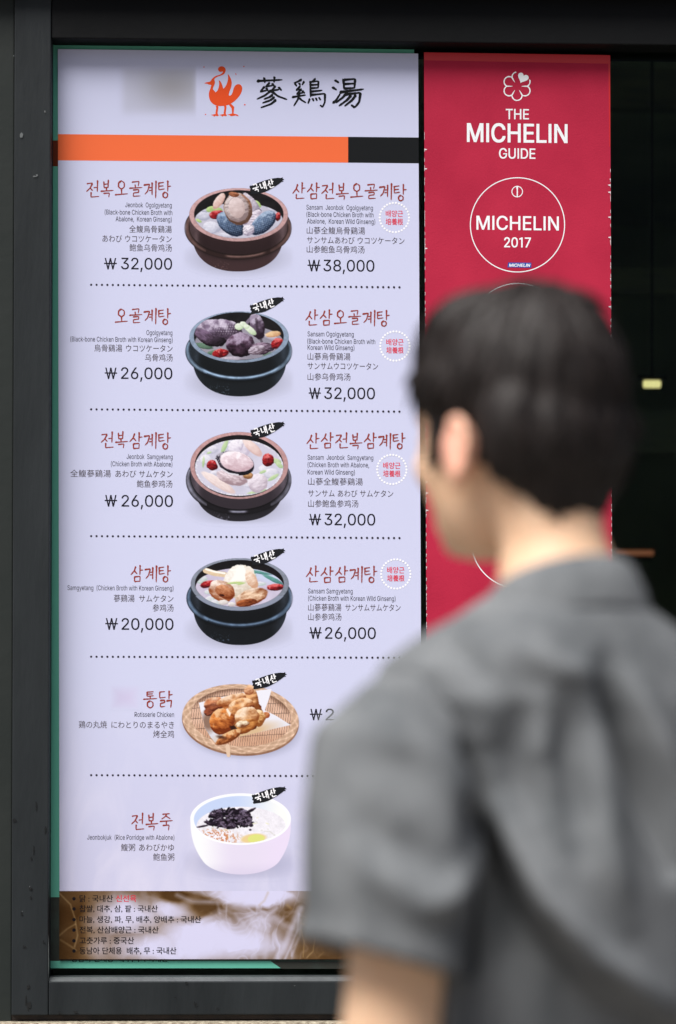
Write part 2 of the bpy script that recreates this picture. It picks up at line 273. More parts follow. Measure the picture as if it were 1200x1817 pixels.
# ------------------------------------------------------------------ lettering
YP = -0.0065                      # face of the menu sheet
GLYPHS = {}
for _ln in """40 273/89 207 92 264 101 324 107 354 114 384 122 413 132 441 153 494 177 539 236 539 212 485 191 428 174 370 161 313 154 258 151 207 154 161 160 115 172 67 188 16 198 -10 209 -38 222 -66 236 -96 177 -96 156 -59 139 -21 124 16 111 55 102 93 95 131 90 169
41 273/37 -96 52 -66 64 -37 76 -9 86 18 102 69 113 116 120 162 122 207 119 258 112 313 99 370 82 428 62 485 37 539 97 539 121 494 142 441 151 413 159 384 167 354 173 323 181 264 184 207 183 168 178 130 171 92 161 53 149 15 134 -22 117 -59 97 -96
44 176/38 -119 68 71 137 71 84 -119
45 250/32 178 32 232 214 232 214 178
46 188/95 -4 78 -1 63 9 53 24 50 41 53 59 63 73 78 83 95 87 113 83 128 73 138 59 141 41 138 24 128 9 113 -1
48 434/227 -7 174 1 130 24 95 62 69 113 60 144 53 178 49 214 48 254 49 294 53 330 60 364 69 395 95 447 130 484 174 508 227 516 279 508 323 484 358 447 384 395 393 364 400 330 404 294 405 254 404 214 400 178 393 144 384 113 359 62 323 24 279 1/227 50 261 56 290 74 313 103 330 144 340 194 344 254 340 314 330 365 313 405 290 435 261 453 227 460 192 453 163 435 140 405 123 365 113 314 109 254 113 194 123 144 140 103 163 74 192 56
49 330/180 0 180 436 70 392 70 452 200 509 246 509 246 0
50 434/64 0 64 47 234 229 261 257 282 282 299 305 311 327 318 348 320 371 317 397 308 419 293 436 273 449 250 457 224 460 196 457 172 447 153 433 139 413 130 390 127 362 66 362 71 405 86 442 111 473 143 496 182 511 225 516 268 511 306 497 337 474 361 445 376 411 381 372 378 345 371 318 357 290 336 259 306 223 267 180 153 60 153 57 389 57 389 0
51 434/218 -7 173 -3 133 10 98 30 70 57 52 91 44 132 109 132 115 107 126 87 144 71 165 59 191 52 219 50 248 53 275 61 297 74 315 93 325 116 329 145 326 172 316 196 299 217 275 234 242 244 201 248 157 248 157 299 288 448 288 452 70 452 70 509 372 509 372 461 211 278 211 289 264 288 308 276 344 253 371 222 387 186 393 145 387 103 370 66 344 36 309 12 266 -2
52 434/40 105 40 158 247 509 311 509 109 166 109 163 413 163 413 105/282 0 282 121 282 146 282 318 343 318 343 0
53 434/221 -7 178 -2 140 11 108 32 83 60 66 93 60 130 122 130 127 108 138 89 154 73 173 60 196 52 221 50 250 53 276 64 298 82 314 104 324 131 328 162 324 193 314 221 297 244 275 262 248 273 218 277 192 275 167 268 145 258 128 246 67 253 96 509 366 509 366 452 151 452 134 301 136 301 155 315 178 325 203 331 229 334 263 330 294 321 321 306 345 285 364 260 379 231 388 199 391 163 385 117 369 76 343 41 309 15 268 -1
54 434/226 -7 182 -1 142 15 109 40 84 74 69 115 64 162 68 199 80 239 102 285 137 340 252 509 322 509 151 261 145 261 154 275 165 288 179 299 196 307 214 312 235 314 278 309 316 295 346 271 370 240 384 201 389 157 384 112 368 73 343 39 310 14 271 -2/226 48 254 52 279 63 299 79 314 101 324 128 327 157 324 187 314 213 299 235 279 251 254 262 226 265 198 262 174 252 153 235 138 214 128 188 125 158 128 128 138 102 153 79 174 63 198 52
55 434/97 0 323 448 323 452 62 452 62 509 391 509 391 449 165 0
56 434/226 -7 178 -2 136 11 101 33 74 62 57 96 52 135 55 166 65 195 81 220 101 241 125 256 153 265 153 267 119 282 93 308 76 342 70 380 75 417 90 450 114 477 146 498 184 511 226 516 269 511 306 498 337 477 361 450 377 417 382 380 376 342 359 308 333 282 300 267 300 265 327 256 351 241 372 220 387 195 397 166 401 135 395 96 378 62 352 33 317 11 275 -2/226 49 258 52 285 60 307 74 323 91 333 113 337 139 333 165 322 189 305 208 283 223 256 232 226 235 196 232 169 223 147 208 130 189 119 165 115 139 119 113 129 91 145 74 167 60 195 52/226 290 252 292 274 300 293 313 307 330 316 351 319 376 316 399 308 420 294 437 275 449 252 457 226 460 200 457 177 449 159 437 145 420 136 399 133 376 136 351 145 330 159 313 178 300 201 292
57 434/226 516 271 510 310 494 343 468 368 434 384 393 389 347 385 309 373 270 350 224 315 168 200 0 130 0 301 248 307 248 299 234 287 221 273 210 257 202 238 196 218 195 175 199 137 214 106 237 83 269 68 307 64 352 69 397 85 436 110 469 143 494 182 510/226 460 199 457 174 446 154 429 138 407 129 381 125 352 129 322 138 295 154 274 174 257 199 247 226 243 254 247 279 257 299 273 314 295 324 321 327 350 324 381 314 407 299 429 279 446 254 457
58 188/95 -4 78 -1 63 9 53 24 50 41 53 59 63 73 78 83 95 87 113 83 128 73 138 59 141 41 138 24 128 9 113 -1/95 271 78 274 63 284 53 299 50 316 53 334 63 349 78 359 95 362 113 359 128 349 138 334 141 316 138 299 128 284 113 274
65 480/16 0 201 509 276 509 463 0 395 0 287 302 276 334 264 372 250 420 232 478 245 478 228 419 213 371 201 333 191 302 85 0/110 142 110 199 370 199 370 142
66 456/60 0 60 509 241 509 289 504 329 491 359 469 381 442 394 410 398 374 395 344 387 320 373 301 356 286 336 275 315 267 315 262 339 257 363 245 385 227 402 203 414 173 418 136 413 100 400 67 377 39 344 18 301 4 247 0/125 57 245 57 296 63 330 80 349 105 355 137 352 161 342 184 327 203 306 218 279 228 248 231 125 231/125 285 238 285 265 288 288 296 308 309 323 326 333 348 336 372 330 403 313 429 283 446 240 452 125 452
67 510/267 -7 235 -5 205 1 177 11 150 25 126 42 104 63 86 88 70 115 57 146 48 179 42 215 40 254 42 293 48 329 57 362 70 393 86 421 104 445 126 466 150 484 177 498 205 508 235 514 267 516 305 513 340 504 373 490 402 471 427 447 448 418 463 385 473 348 408 348 401 373 389 395 375 413 357 428 337 440 315 449 292 454 267 456 223 450 184 432 150 403 125 364 109 314 103 254 109 194 125 145 151 105 184 76 223 59 267 53 292 55 315 60 337 69 357 81 375 96 389 114 401 136 408 160 473 160 463 124 448 91 428 62 402 38 373 19 341 5 305 -4
68 502/219 0 96 0 96 57 215 57 272 63 318 81 354 110 379 149 394 198 399 255 394 312 379 361 354 399 320 428 275 446 221 452 93 452 93 509 225 509 261 507 294 501 325 492 353 478 399 441 433 391 446 361 455 329 460 293 462 255 460 217 455 181 446 149 433 119 417 92 398 68 376 48 351 31 322 17 291 8 256 2/125 509 125 0 60 0 60 509
69 419/60 0 60 509 372 509 372 452 125 452 125 286 355 286 355 229 125 229 125 57 375 57 375 0
71 520/269 -7 236 -5 205 1 176 11 149 25 125 43 104 64 85 88 69 116 57 146 47 179 42 215 40 254 42 293 47 329 57 362 69 393 85 421 103 445 125 466 149 484 175 498 203 508 233 514 265 516 304 513 340 504 374 489 403 469 429 445 449 416 465 384 474 349 408 349 399 372 387 393 373 411 356 427 337 439 315 448 291 454 265 456 222 450 183 432 150 404 125 364 109 314 103 254 109 194 125 145 151 105 184 76 224 59 269 53 309 57 345 71 374 93 396 123 410 160 415 202 434 199 283 199 283 256 478 256 478 200 471 141 451 91 419 50 377 19 326 0
72 517/60 0 60 509 125 509 125 289 392 289 392 509 457 509 457 0 392 0 392 232 125 232 125 0
73 185/60 0 60 509 125 509 125 0
74 396/185 -7 124 3 75 33 57 55 44 81 36 111 33 145 33 173 98 173 98 145 104 104 122 74 149 56 185 50 220 56 248 74 266 104 272 145 272 509 336 509 336 145 334 111 326 81 313 55 294 33 246 3
75 467/104 145 104 216 122 239 139 261 157 282 174 303 193 324 212 344 364 509 448 509 231 276 228 276/60 0 60 509 125 509 125 334 124 225 125 193 125 0/372 0 188 259 228 309 449 0
76 393/60 0 60 509 125 509 125 57 361 57 361 0
77 628/60 0 60 509 152 509 277 187 287 159 299 123 311 84 322 49 307 49 318 83 330 121 342 158 352 187 476 509 568 509 568 0 504 0 504 291 504 327 505 369 506 413 507 457 513 457 505 433 498 409 482 363 467 322 456 291 342 0 286 0 170 291 159 321 145 361 129 408 112 457 119 457 120 416 121 372 122 328 122 291 122 0
78 523/60 0 60 509 136 509 343 183 352 169 363 151 375 130 388 107 401 82 414 55 405 54 402 81 401 108 400 134 399 157 399 195 399 509 463 509 463 0 387 0 202 290 177 331 164 354 148 381 108 452 119 454 122 384 124 328 125 291 125 0
79 533/267 -7 235 -5 205 1 177 11 150 25 126 42 105 63 86 88 70 115 57 146 48 179 42 215 40 254 42 293 48 329 57 362 70 393 86 421 105 445 126 466 150 484 177 498 205 508 235 514 267 516 299 514 329 508 357 498 384 484 408 466 429 445 448 421 464 393 477 362 486 329 491 293 493 254 491 215 486 179 477 146 464 115 448 88 429 63 408 42 384 25 357 11 329 1 299 -5/267 53 310 59 349 76 383 105 408 144 425 194 430 254 425 314 408 365 383 404 349 433 310 450 267 456 223 450 184 433 151 404 125 364 109 314 103 254 109 194 125 144 151 105 184 76 223 59
80 445/60 0 60 509 235 509 289 503 332 487 366 462 390 430 404 391 409 348 404 304 390 265 366 233 332 207 289 191 235 186 109 186 109 242 233 242 269 246 297 256 318 272 333 294 342 319 344 348 342 376 333 402 318 423 297 439 268 449 232 452 125 452 125 0
82 449/60 0 60 509 236 509 290 504 333 489 367 465 390 433 405 395 409 352 405 309 390 271 367 240 333 217 289 203 236 198 96 198 96 255 234 255 269 258 298 267 319 281 334 300 342 324 345 352 342 380 334 405 319 425 298 440 269 449 233 452 125 452 125 0/353 0 230 229 303 229 428 0
83 447/224 -9 172 -4 128 9 91 31 64 60 46 96 38 137 104 137 110 110 123 88 142 71 166 59 194 52 224 49 257 52 286 60 311 74 329 92 341 114 346 139 342 161 332 179 316 193 296 205 272 214 245 222 184 239 128 260 86 289 60 326 52 372 58 413 75 448 102 476 138 498 180 511 227 516 275 511 316 498 351 476 377 449 394 415 401 378 337 378 326 412 302 437 267 453 225 459 194 456 167 448 145 435 129 418 118 398 115 376 119 352 131 334 148 319 169 308 191 300 212 293 264 279 287 272 312 264 336 252 359 238 379 220 395 198 405 171 408 139 403 99 386 64 360 34 323 11 278 -4
84 449/32 452 32 509 417 509 417 452 257 452 257 0 193 0 193 452
85 517/259 -8 203 -2 154 15 114 43 85 80 66 124 60 173 60 509 124 509 124 178 128 144 141 113 160 87 187 68 220 56 259 52 298 56 331 68 357 87 377 113 389 144 393 178 393 509 457 509 457 173 451 124 433 80 403 43 363 15 315 -2
87 686/155 0 16 509 82 509 163 196 170 171 175 145 187 94 192 67 197 40 189 40 194 67 200 94 205 120 211 145 224 196 306 509 380 509 462 196 468 171 474 145 486 94 492 67 497 40 488 40 493 67 499 94 504 120 510 145 523 196 603 509 670 509 530 0 455 0 368 323 359 356 351 391 344 431 336 475 350 475 342 433 335 395 327 359 318 323 230 0
97 389/160 -9 126 -5 94 5 68 22 48 45 35 73 30 108 34 138 43 161 58 179 78 193 100 203 125 211 152 216 178 220 234 227 252 230 265 235 273 243 276 255 276 257 273 279 267 297 256 311 240 322 220 329 196 331 171 329 149 322 132 313 118 301 107 288 100 274 41 291 57 322 79 346 104 364 133 375 163 382 194 384 215 383 239 379 263 372 286 360 306 343 322 320 333 290 337 251 337 0 277 0 277 52 272 52 264 38 252 25 236 12 215 1 190 -6/170 45 202 49 228 59 248 74 263 93 272 115 276 138 276 190 270 186 259 182 246 179 231 176 200 171 175 168 154 164 134 159 117 150 103 139 95 124 92 105 94 87 102 72 114 61 130 52 149 47
98 424/229 -8 198 -5 172 4 153 17 138 31 127 46 118 59 112 59 112 0 53 0 53 509 114 509 114 319 118 319 127 331 137 346 152 360 171 373 197 381 229 384 274 378 313 361 345 332 370 293 385 245 390 189 385 133 370 84 346 45 313 16 274 -2/220 47 253 51 279 66 301 88 316 117 325 151 328 189 325 227 316 261 301 290 280 311 253 325 220 330 188 325 161 312 140 291 125 263 116 229 113 189 116 150 125 115 140 86 162 65 188 51
99 396/207 -8 159 -2 117 16 82 46 56 85 40 133 34 187 40 243 56 291 82 330 117 360 159 378 207 384 234 383 260 377 284 368 305 356 324 341 340 322 353 301 362 277 303 262 298 276 290 289 281 301 270 311 257 319 242 325 226 329 207 330 173 325 145 310 124 287 108 258 99 224 96 187 99 151 108 117 124 89 145 66 173 51 207 46 226 48 243 52 258 58 271 66 282 76 292 89 299 102 304 117 363 102 354 78 341 56 325 37 306 21 285 9 261 -1 235 -6
100 424/195 -8 151 -2 111 16 79 45 55 84 39 133 34 189 39 245 55 293 79 332 112 361 151 378 196 384 228 381 253 373 272 360 287 346 298 331 306 319 311 319 311 509 372 509 372 0 313 0 313 59 307 59 298 46 287 31 272 17 252 4 227 -5/205 47 236 51 263 65 284 86 299 115 309 150 312 189 309 229 300 263 284 291 263 312 237 325 205 330 172 325 145 311 124 290 108 261 99 227 96 189 99 151 109 117 124 88 145 66 172 51
101 404/212 -8 161 -2 117 16 82 46 56 85 40 132 34 187 39 242 55 290 81 329 115 359 157 378 205 384 236 382 266 374 294 361 319 341 341 315 357 282 368 242 371 194 371 169 75 169 75 221 338 221 310 202 307 237 298 269 283 294 263 314 237 326 205 330 173 326 146 313 125 294 109 270 99 241 96 211 96 178 100 139 110 106 128 80 151 61 179 50 212 46 234 48 254 53 271 61 285 73 297 88 306 105 365 91 353 63 335 39 311 19 283 4 249 -5
103 425/207 -151 168 -148 134 -140 105 -127 82 -110 64 -91 51 -69 101 -41 110 -53 122 -66 136 -78 154 -88 178 -95 207 -97 249 -92 282 -75 304 -47 311 -6 311 68 306 68 298 56 287 41 272 28 252 16 227 8 195 5 152 10 113 27 80 53 55 90 39 136 34 191 39 246 55 293 80 332 112 361 152 378 196 384 228 382 253 373 273 360 288 346 299 331 308 319 313 319 313 379 372 379 372 -9 367 -54 350 -90 324 -117 291 -136 251 -147/205 59 237 63 264 75 285 95 300 121 309 154 312 193 309 231 300 264 285 291 264 312 237 325 205 330 172 325 145 312 124 290 109 262 99 229 96 193 99 155 109 123 124 96 145 76 172 63
104 410/114 227 114 0 53 0 53 509 114 509 114 287 102 287 124 332 152 362 187 379 227 384 264 380 295 369 321 349 341 321 353 285 357 240 357 0 296 0 296 235 290 275 273 304 246 323 210 329 184 326 161 317 141 303 126 283 117 257
105 167/53 0 53 379 114 379 114 0/84 443 67 446 54 455 44 468 41 483 44 499 54 512 67 521 84 524 100 521 114 512 123 499 126 483 123 468 114 455 100 446
106 167/53 379 114 379 114 -30 111 -63 102 -90 86 -113 65 -129 37 -139 4 -143 -10 -143 -10 -87 2 -87 25 -83 40 -72 50 -54 53 -29/83 443 67 446 53 455 44 468 41 483 44 499 53 512 67 521 83 524 100 521 114 512 123 499 126 483 123 468 114 455 100 446
107 381/110 137 110 212 121 212 284 379 360 379 184 199 177 199/53 0 53 509 114 509 114 0/294 0 148 186 191 229 372 0
108 172/54 0 54 509 114 509 114 0
109 610/53 0 53 379 112 379 112 295 108 295 118 323 132 346 151 363 172 376 195 384 219 386 257 380 287 361 309 331 321 295 312 295 322 321 337 343 357 361 381 375 407 383 437 386 468 383 497 372 522 354 541 328 553 296 557 255 557 0 496 0 496 254 490 289 473 313 447 326 419 330 395 328 374 320 358 307 345 290 338 270 335 247 335 0 274 0 274 260 269 288 253 311 229 326 199 330 178 328 158 320 140 307 126 289 117 266 114 238 114 0
110 410/114 227 114 0 53 0 53 379 112 379 112 287 102 287 124 332 152 362 187 379 227 384 264 380 295 369 321 349 341 321 353 285 357 240 357 0 296 0 296 235 290 275 273 304 246 323 210 329 184 326 161 317 141 303 126 283 117 257
111 415/207 -8 159 -2 117 16 82 46 56 85 40 133 34 187 40 243 56 291 82 330 117 360 159 378 207 384 256 378 299 360 333 330 359 291 376 243 381 187 376 133 359 85 333 46 299 16 256 -2/207 46 242 51 270 66 292 89 307 117 316 151 319 187 316 224 307 258 292 287 270 310 242 325 207 330 173 325 145 310 124 287 108 258 99 224 96 187 99 151 108 117 124 89 145 66 173 51
114 259/53 0 53 379 112 379 112 321 115 321 130 347 152 367 181 380 213 385 229 384 243 384 243 322 230 324 219 325 207 326 182 323 159 315 140 301 126 284 117 262 114 237 114 0
115 365/182 -8 145 -5 112 3 84 18 62 38 45 63 36 94 94 107 105 79 124 60 150 49 181 45 217 50 244 62 262 81 268 103 265 121 254 136 237 147 212 155 149 170 104 186 72 208 53 237 47 274 51 305 65 332 87 354 115 370 149 381 187 384 223 381 254 372 279 358 299 339 314 316 324 290 268 277 258 298 243 316 219 328 187 333 156 329 131 317 114 299 109 277 112 258 124 243 144 232 172 223 229 209 275 194 306 171 325 142 331 107 326 75 312 47 290 24 260 6 223 -5
116 227/204 379 204 327 6 327 6 379/65 471 126 471 126 98 128 76 136 61 150 53 170 50 185 51 202 54 213 2 203 -1 192 -3 180 -4 168 -4 125 2 92 21 72 52 65 93
117 410/182 -5 146 -1 115 11 89 31 69 59 57 95 53 139 53 379 114 379 114 144 119 105 137 75 164 56 200 50 226 53 249 62 268 77 283 97 293 122 296 153 296 379 357 379 357 0 298 0 298 92 307 92 286 47 257 17 222 0
119 567/138 0 23 379 87 379 133 214 143 177 154 137 165 91 175 41 165 41 175 90 186 135 196 176 206 214 252 379 316 379 362 214 371 176 382 136 392 91 402 41 391 41 402 90 413 135 423 176 434 214 480 379 545 379 429 0 368 0 319 172 305 225 297 252 291 280 277 338 291 338 277 280 263 225 255 198 248 172 199 0
121 389/47 -139 61 -86 71 -87 88 -90 104 -89 118 -84 130 -74 141 -58 151 -36 163 -1 17 379 84 379 165 155 177 121 187 87 196 53 206 21 184 21 193 53 202 87 212 121 224 155 305 379 371 379 204 -58 191 -85 177 -107 159 -124 139 -136 117 -143 91 -145 77 -145 65 -143 54 -141
32 188""".split("\n"):
    _p = _ln.split("/"); _a = _p[0].split()
    GLYPHS[chr(int(_a[0]))] = (int(_a[1]), [np.array(c.split(), float).reshape(-1, 2) for c in _p[1:]])
_tc = {}
def text_raw(s, off=0.0, res=3):
    k = (s, off)
    if k in _tc: return _tc[k]
    def solid(c):
        o = bpy.data.objects.new('lettering', c); COL.objects.link(o)
        me = bpy.data.meshes.new_from_object(o.evaluated_get(bpy.context.evaluated_depsgraph_get()))
        v = np.array([x.co[:2] for x in me.vertices], float).reshape(-1, 2); fs = [tuple(p.vertices) for p in me.polygons]
        bpy.data.objects.remove(o); bpy.data.curves.remove(c); bpy.data.meshes.remove(me)
        return v, fs
    if all(ch in GLYPHS for ch in s):          # sans-serif outlines kept in this script; strokes that cross go to separate layers
        layers = {}; x = 0.0
        for ch in s:
            a, cs = GLYPHS[ch]
            ar = [np.sum(q[:, 0] * np.roll(q[:, 1], -1) - q[:, 1] * np.roll(q[:, 0], -1)) for q in cs]
            sg = np.sign(ar[int(np.argmax(np.abs(ar)))]) if cs else 1
            outs = [q for q, r in zip(cs, ar) if r * sg > 0]; holes = [q for q, r in zip(cs, ar) if r * sg <= 0]
            for i, q in enumerate(outs):
                hs = [h for h in holes if q[:, 0].min() <= h[:, 0].min() and q[:, 0].max() >= h[:, 0].max() and q[:, 1].min() <= h[:, 1].min() and q[:, 1].max() >= h[:, 1].max()]
                layers.setdefault(i, []).extend([c + (x, 0) for c in [q] + hs])
            x += a
        r = []
        for i in sorted(layers):
            c = bpy.data.curves.new('lettering', 'CURVE'); c.dimensions = '2D'; c.fill_mode = 'BOTH'
            for q in layers[i]:
                sp = c.splines.new('POLY'); sp.points.add(len(q) - 1); sp.use_cyclic_u = True
                for pt, (qx, qy) in zip(sp.points, q): pt.co = (qx * .7 / 509, qy * .7 / 509, 0, 1)
            r.append(solid(c))
    else:
        c = bpy.data.curves.new('lettering', 'FONT'); c.body = s; c.resolution_u = res; c.offset = min(off, 0)
        r = [solid(c)]
    _tc[k] = r; return r
class Ink:
    """collects flat printed shapes in layout units and links them as one mesh"""
    def __init__(s): s.v, s.f, s.d = [], [], []; s.k = 0
    def add(s, pts, faces):
        b = len(s.v); s.v += [tuple(p) for p in pts]; s.f += [tuple(i + b for i in q) for q in faces]; s.d += [s.k * 4e-6] * len(pts); s.k += 1
    def text(s, t, x0, x1, base, size, off=0.0, shear=0.0, italic=0.0):
        gs = text_raw(t, off); a = min(v[:, 0].min() for v, _ in gs); b = max(v[:, 0].max() for v, _ in gs)
        for v, fs in gs:
            X = x0 + (v[:, 0] - a) / (b - a) * (x1 - x0) + italic * v[:, 1] * size
            Y = base - v[:, 1] * size; Y = Y + slope(base) * (X - (x0 + x1) / 2)
            for dx, dy in ([(0, 0)] if off <= 0 else [(-1, -.7), (1, .7), (-1, .7), (1, -.7)]):
                s.add(np.stack([X + dx * off * size, Y + dy * off * size], 1), fs)
    def poly(s, pts, chaikin=0):
        pts = [tuple(p) for p in pts]
        for _ in range(chaikin):
            q = []
            for i in range(len(pts)):
                a, b = pts[i], pts[(i + 1) % len(pts)]
                q += [(a[0] * .75 + b[0] * .25, a[1] * .75 + b[1] * .25), (a[0] * .25 + b[0] * .75, a[1] * .25 + b[1] * .75)]
            pts = q
        from mathutils.geometry import tessellate_polygon
        s.add(pts, [tuple(t) for t in tessellate_polygon([[Vector((p[0], p[1], 0)) for p in pts]])])
    def disc(s, x, y, r, k=14):
        s.poly([(x + r * math.cos(2 * math.pi * i / k), y + r * math.sin(2 * math.pi * i / k)) for i in range(k)])
    def ring(s, x, y, r, wd, k=96, a0=0, a1=360):
        pts, fs = [], []
        for i in range(k + 1):
            a = R(a0 + (a1 - a0) * i / k)
            pts += [(x + (r - wd / 2) * math.cos(a), y + (r - wd / 2) * math.sin(a)), (x + (r + wd / 2) * math.cos(a), y + (r + wd / 2) * math.sin(a))]
        for i in range(k): fs.append((2 * i, 2 * i + 1, 2 * i + 3, 2 * i + 2))
        s.add(pts, fs)
    def stroke(s, pts, wd, seed=0, head=1.25, tail=0.75):
        rg = random.Random(seed); P_ = [np.array(p, float) for p in pts]
        L = [0]
        for a, b in zip(P_, P_[1:]): L.append(L[-1] + np.linalg.norm(b - a))
        n = max(6, int(L[-1] / (wd * .45))); out, fs = [], []
        C = [np.array([np.interp(L[-1] * i / n, L, [p[j] for p in P_]) for j in (0, 1)]) for i in range(n + 1)]
        for _ in range(1 if len(P_) > 2 else 0):
            C = [C[0]] + [(C[i - 1] + 2 * C[i] + C[i + 1]) / 4 for i in range(1, n)] + [C[-1]]
        for i in range(n + 1):
            t = i / n; d = C[min(i + 1, n)] - C[max(i - 1, 0)]; d /= (np.linalg.norm(d) + 1e-9); nn = np.array((-d[1], d[0]))
            k = np.interp(t, [0, .04, .15, .5, .9, 1], [head * .5, head, 1.0, .82, tail, tail * .45]) * wd * .5 * (1 + rg.uniform(-.12, .12))
            sk = d * wd * .22 * (1 if i in (0,) else 0)
            out += [C[i] + nn * k - sk, C[i] - nn * k]
        for i in range(n): fs.append((2 * i, 2 * i + 1, 2 * i + 3, 2 * i + 2))
        s.add(out, fs)
    def build(s, name, m, par, y=YP, lift=0.00014):
        v = np.array(s.v); pts = PN(v[:, 0], v[:, 1], y - lift - np.array(s.d))
        fs = s.f
        return pyobj(name, pts, fs, m, par)

JAMO = {
 '전': [[(5,20),(50,15)],[(48,17),(30,45),(0,66)],[(28,42),(50,60)],[(88,0),(85,66)],[(58,42),(85,40)],[(38,68),(36,96),(68,94),(100,92)]],
 '복': [[(25,10),(27,46)],[(60,0),(57,46)],[(27,26),(58,23)],[(27,45),(58,43)],[(45,45),(45,63)],[(0,66),(100,60)],[(22,78),(68,75),(62,100)]],
 '오': [[(50,4),(28,16),(27,40),(50,52),(72,40),(72,16),(50,4)],[(50,52),(52,80)],[(0,85),(100,78)]],
 '골': [[(20,8),(75,3),(68,31)],[(45,22),(46,40)],[(0,43),(100,38)],[(28,53),(72,50),(72,66),(32,70),(30,89),(85,86)]],
 '계': [[(0,25),(45,20),(30,60),(8,78)],[(45,40),(62,39)],[(42,56),(62,55)],[(65,10),(64,82)],[(95,0),(92,100)]],
 '탕': [[(0,15),(45,10)],[(5,33),(42,30)],[(5,15),(5,53),(50,47)],[(75,0),(74,62)],[(74,34),(100,31)],[(55,66),(38,74),(38,92),(56,100),(73,91),(73,74),(55,66)]],
 '산': [[(40,12),(28,40),(0,68)],[(28,38),(52,60)],[(75,0),(72,66)],[(73,36),(100,33)],[(30,70),(28,97),(92,93)]],
 '삼': [[(40,8),(28,34),(0,58)],[(28,33),(52,52)],[(75,0),(73,58)],[(73,30),(100,28)],[(30,68),(31,98)],[(30,69),(75,66),(73,98)],[(31,97),(74,94)]],
 '통': [[(25,5),(75,2)],[(28,17),(70,14)],[(27,5),(27,29),(76,26)],[(50,28),(50,44)],[(0,47),(100,42)],[(50,56),(30,66),(30,88),(50,99),(70,88),(70,66),(50,56)]],
 '닭': [[(5,8),(45,5)],[(7,8),(7,43),(50,38)],[(75,0),(73,50)],[(73,25),(100,22)],[(10,58),(42,56),(42,70),(12,75),(12,96),(46,92)],[(55,60),(92,57),(86,100)]],
 '죽': [[(20,8),(78,4)],[(52,8),(40,22),(12,36)],[(48,18),(82,34)],[(0,49),(100,44)],[(50,46),(50,67)],[(22,72),(72,69),(66,100)]],
 '국': [[(20,5),(75,2),(70,36)],[(0,48),(100,44)],[(50,46),(50,64)],[(25,70),(75,67),(70,100)]],
 '내': [[(8,15),(10,72),(46,62)],[(60,10),(60,86)],[(60,46),(82,44)],[(86,0),(86,100)]],
}
def brush_word(ik, word, x0, x1, y0, y1, wd, rot=0.0, gap=0.1):
    n = len(word); cw = (x1 - x0) / n; cx, cy = (x0 + x1) / 2, (y0 + y1) / 2
    sl = slope(cy); ca, sa = math.cos(rot), math.sin(rot); rg = random.Random(word)
    for i, ch in enumerate(word):
        dy = rg.uniform(-.03, .03) * (y1 - y0)
        for j, st in enumerate(JAMO[ch]):
            pts = []
            for (a, b) in st:
                X = x0 + cw * (i + gap * .5 + (1 - gap) * a / 100) ; Y = y0 + (y1 - y0) * b / 100 + dy
                Y += sl * (X - cx); X, Y = X - cx, Y - cy
                pts.append((cx + X * ca - Y * sa, cy + X * sa + Y * ca))
            horiz = abs(pts[-1][0] - pts[0][0]) > abs(pts[-1][1] - pts[0][1])
            ik.stroke(pts, wd * (0.88 if horiz else 1.05), seed=i * 31 + j)

# ------------------------------------------------------------------ menu sheet
def slab(name, corners, y, thick, m, par):
    a = [P(x, yy, y) for x, yy in corners]; b = [v + Vector((0, thick, 0)) for v in a]
    f = [(0, 1, 2, 3), (7, 6, 5, 4)] + [(i, i + 4, (i + 1) % 4 + 4, (i + 1) % 4) for i in range(4)]
    return pyobj(name, a + b, f, m, par)
def quad(name, corners, y, lift, m, par):
    return pyobj(name, [P(x, yy, y - lift) for x, yy in corners], [(0, 1, 2, 3)], m, par)
c0 = P(430, 1702, YP)
menu = empty('menu_poster', (c0.x, YP, c0.z), 'tall lavender menu poster with bowls of soup, prices and orange stripe', 'poster')
XL0, XL1, XR0, XR1 = 102.8, 106.0, 742.2, 750.0      # left / right edges at the top and at the bottom
def xl(y): return XL0 + (XL1 - XL0) * (y - 87) / 1615
def xr(y): return XR0 + (XR1 - XR0) * (y - 95) / 1607
slab('sheet', [(XL0, 87), (XR0, 95), (XR1, 1701), (XL1, 1702)], YP, 0.0035, m_paper, menu)
quad('colour_stripe', [(xl(238), 238), (618, 242.8), (618, 288.6), (xl(283), 284.5)], YP, 0.0001, k_orange, menu)
quad('colour_stripe', [(618, 242.8), (xr(244), 244), (xr(290), 289.8), (618, 288.6)], YP, 0.0001, k_header, menu)
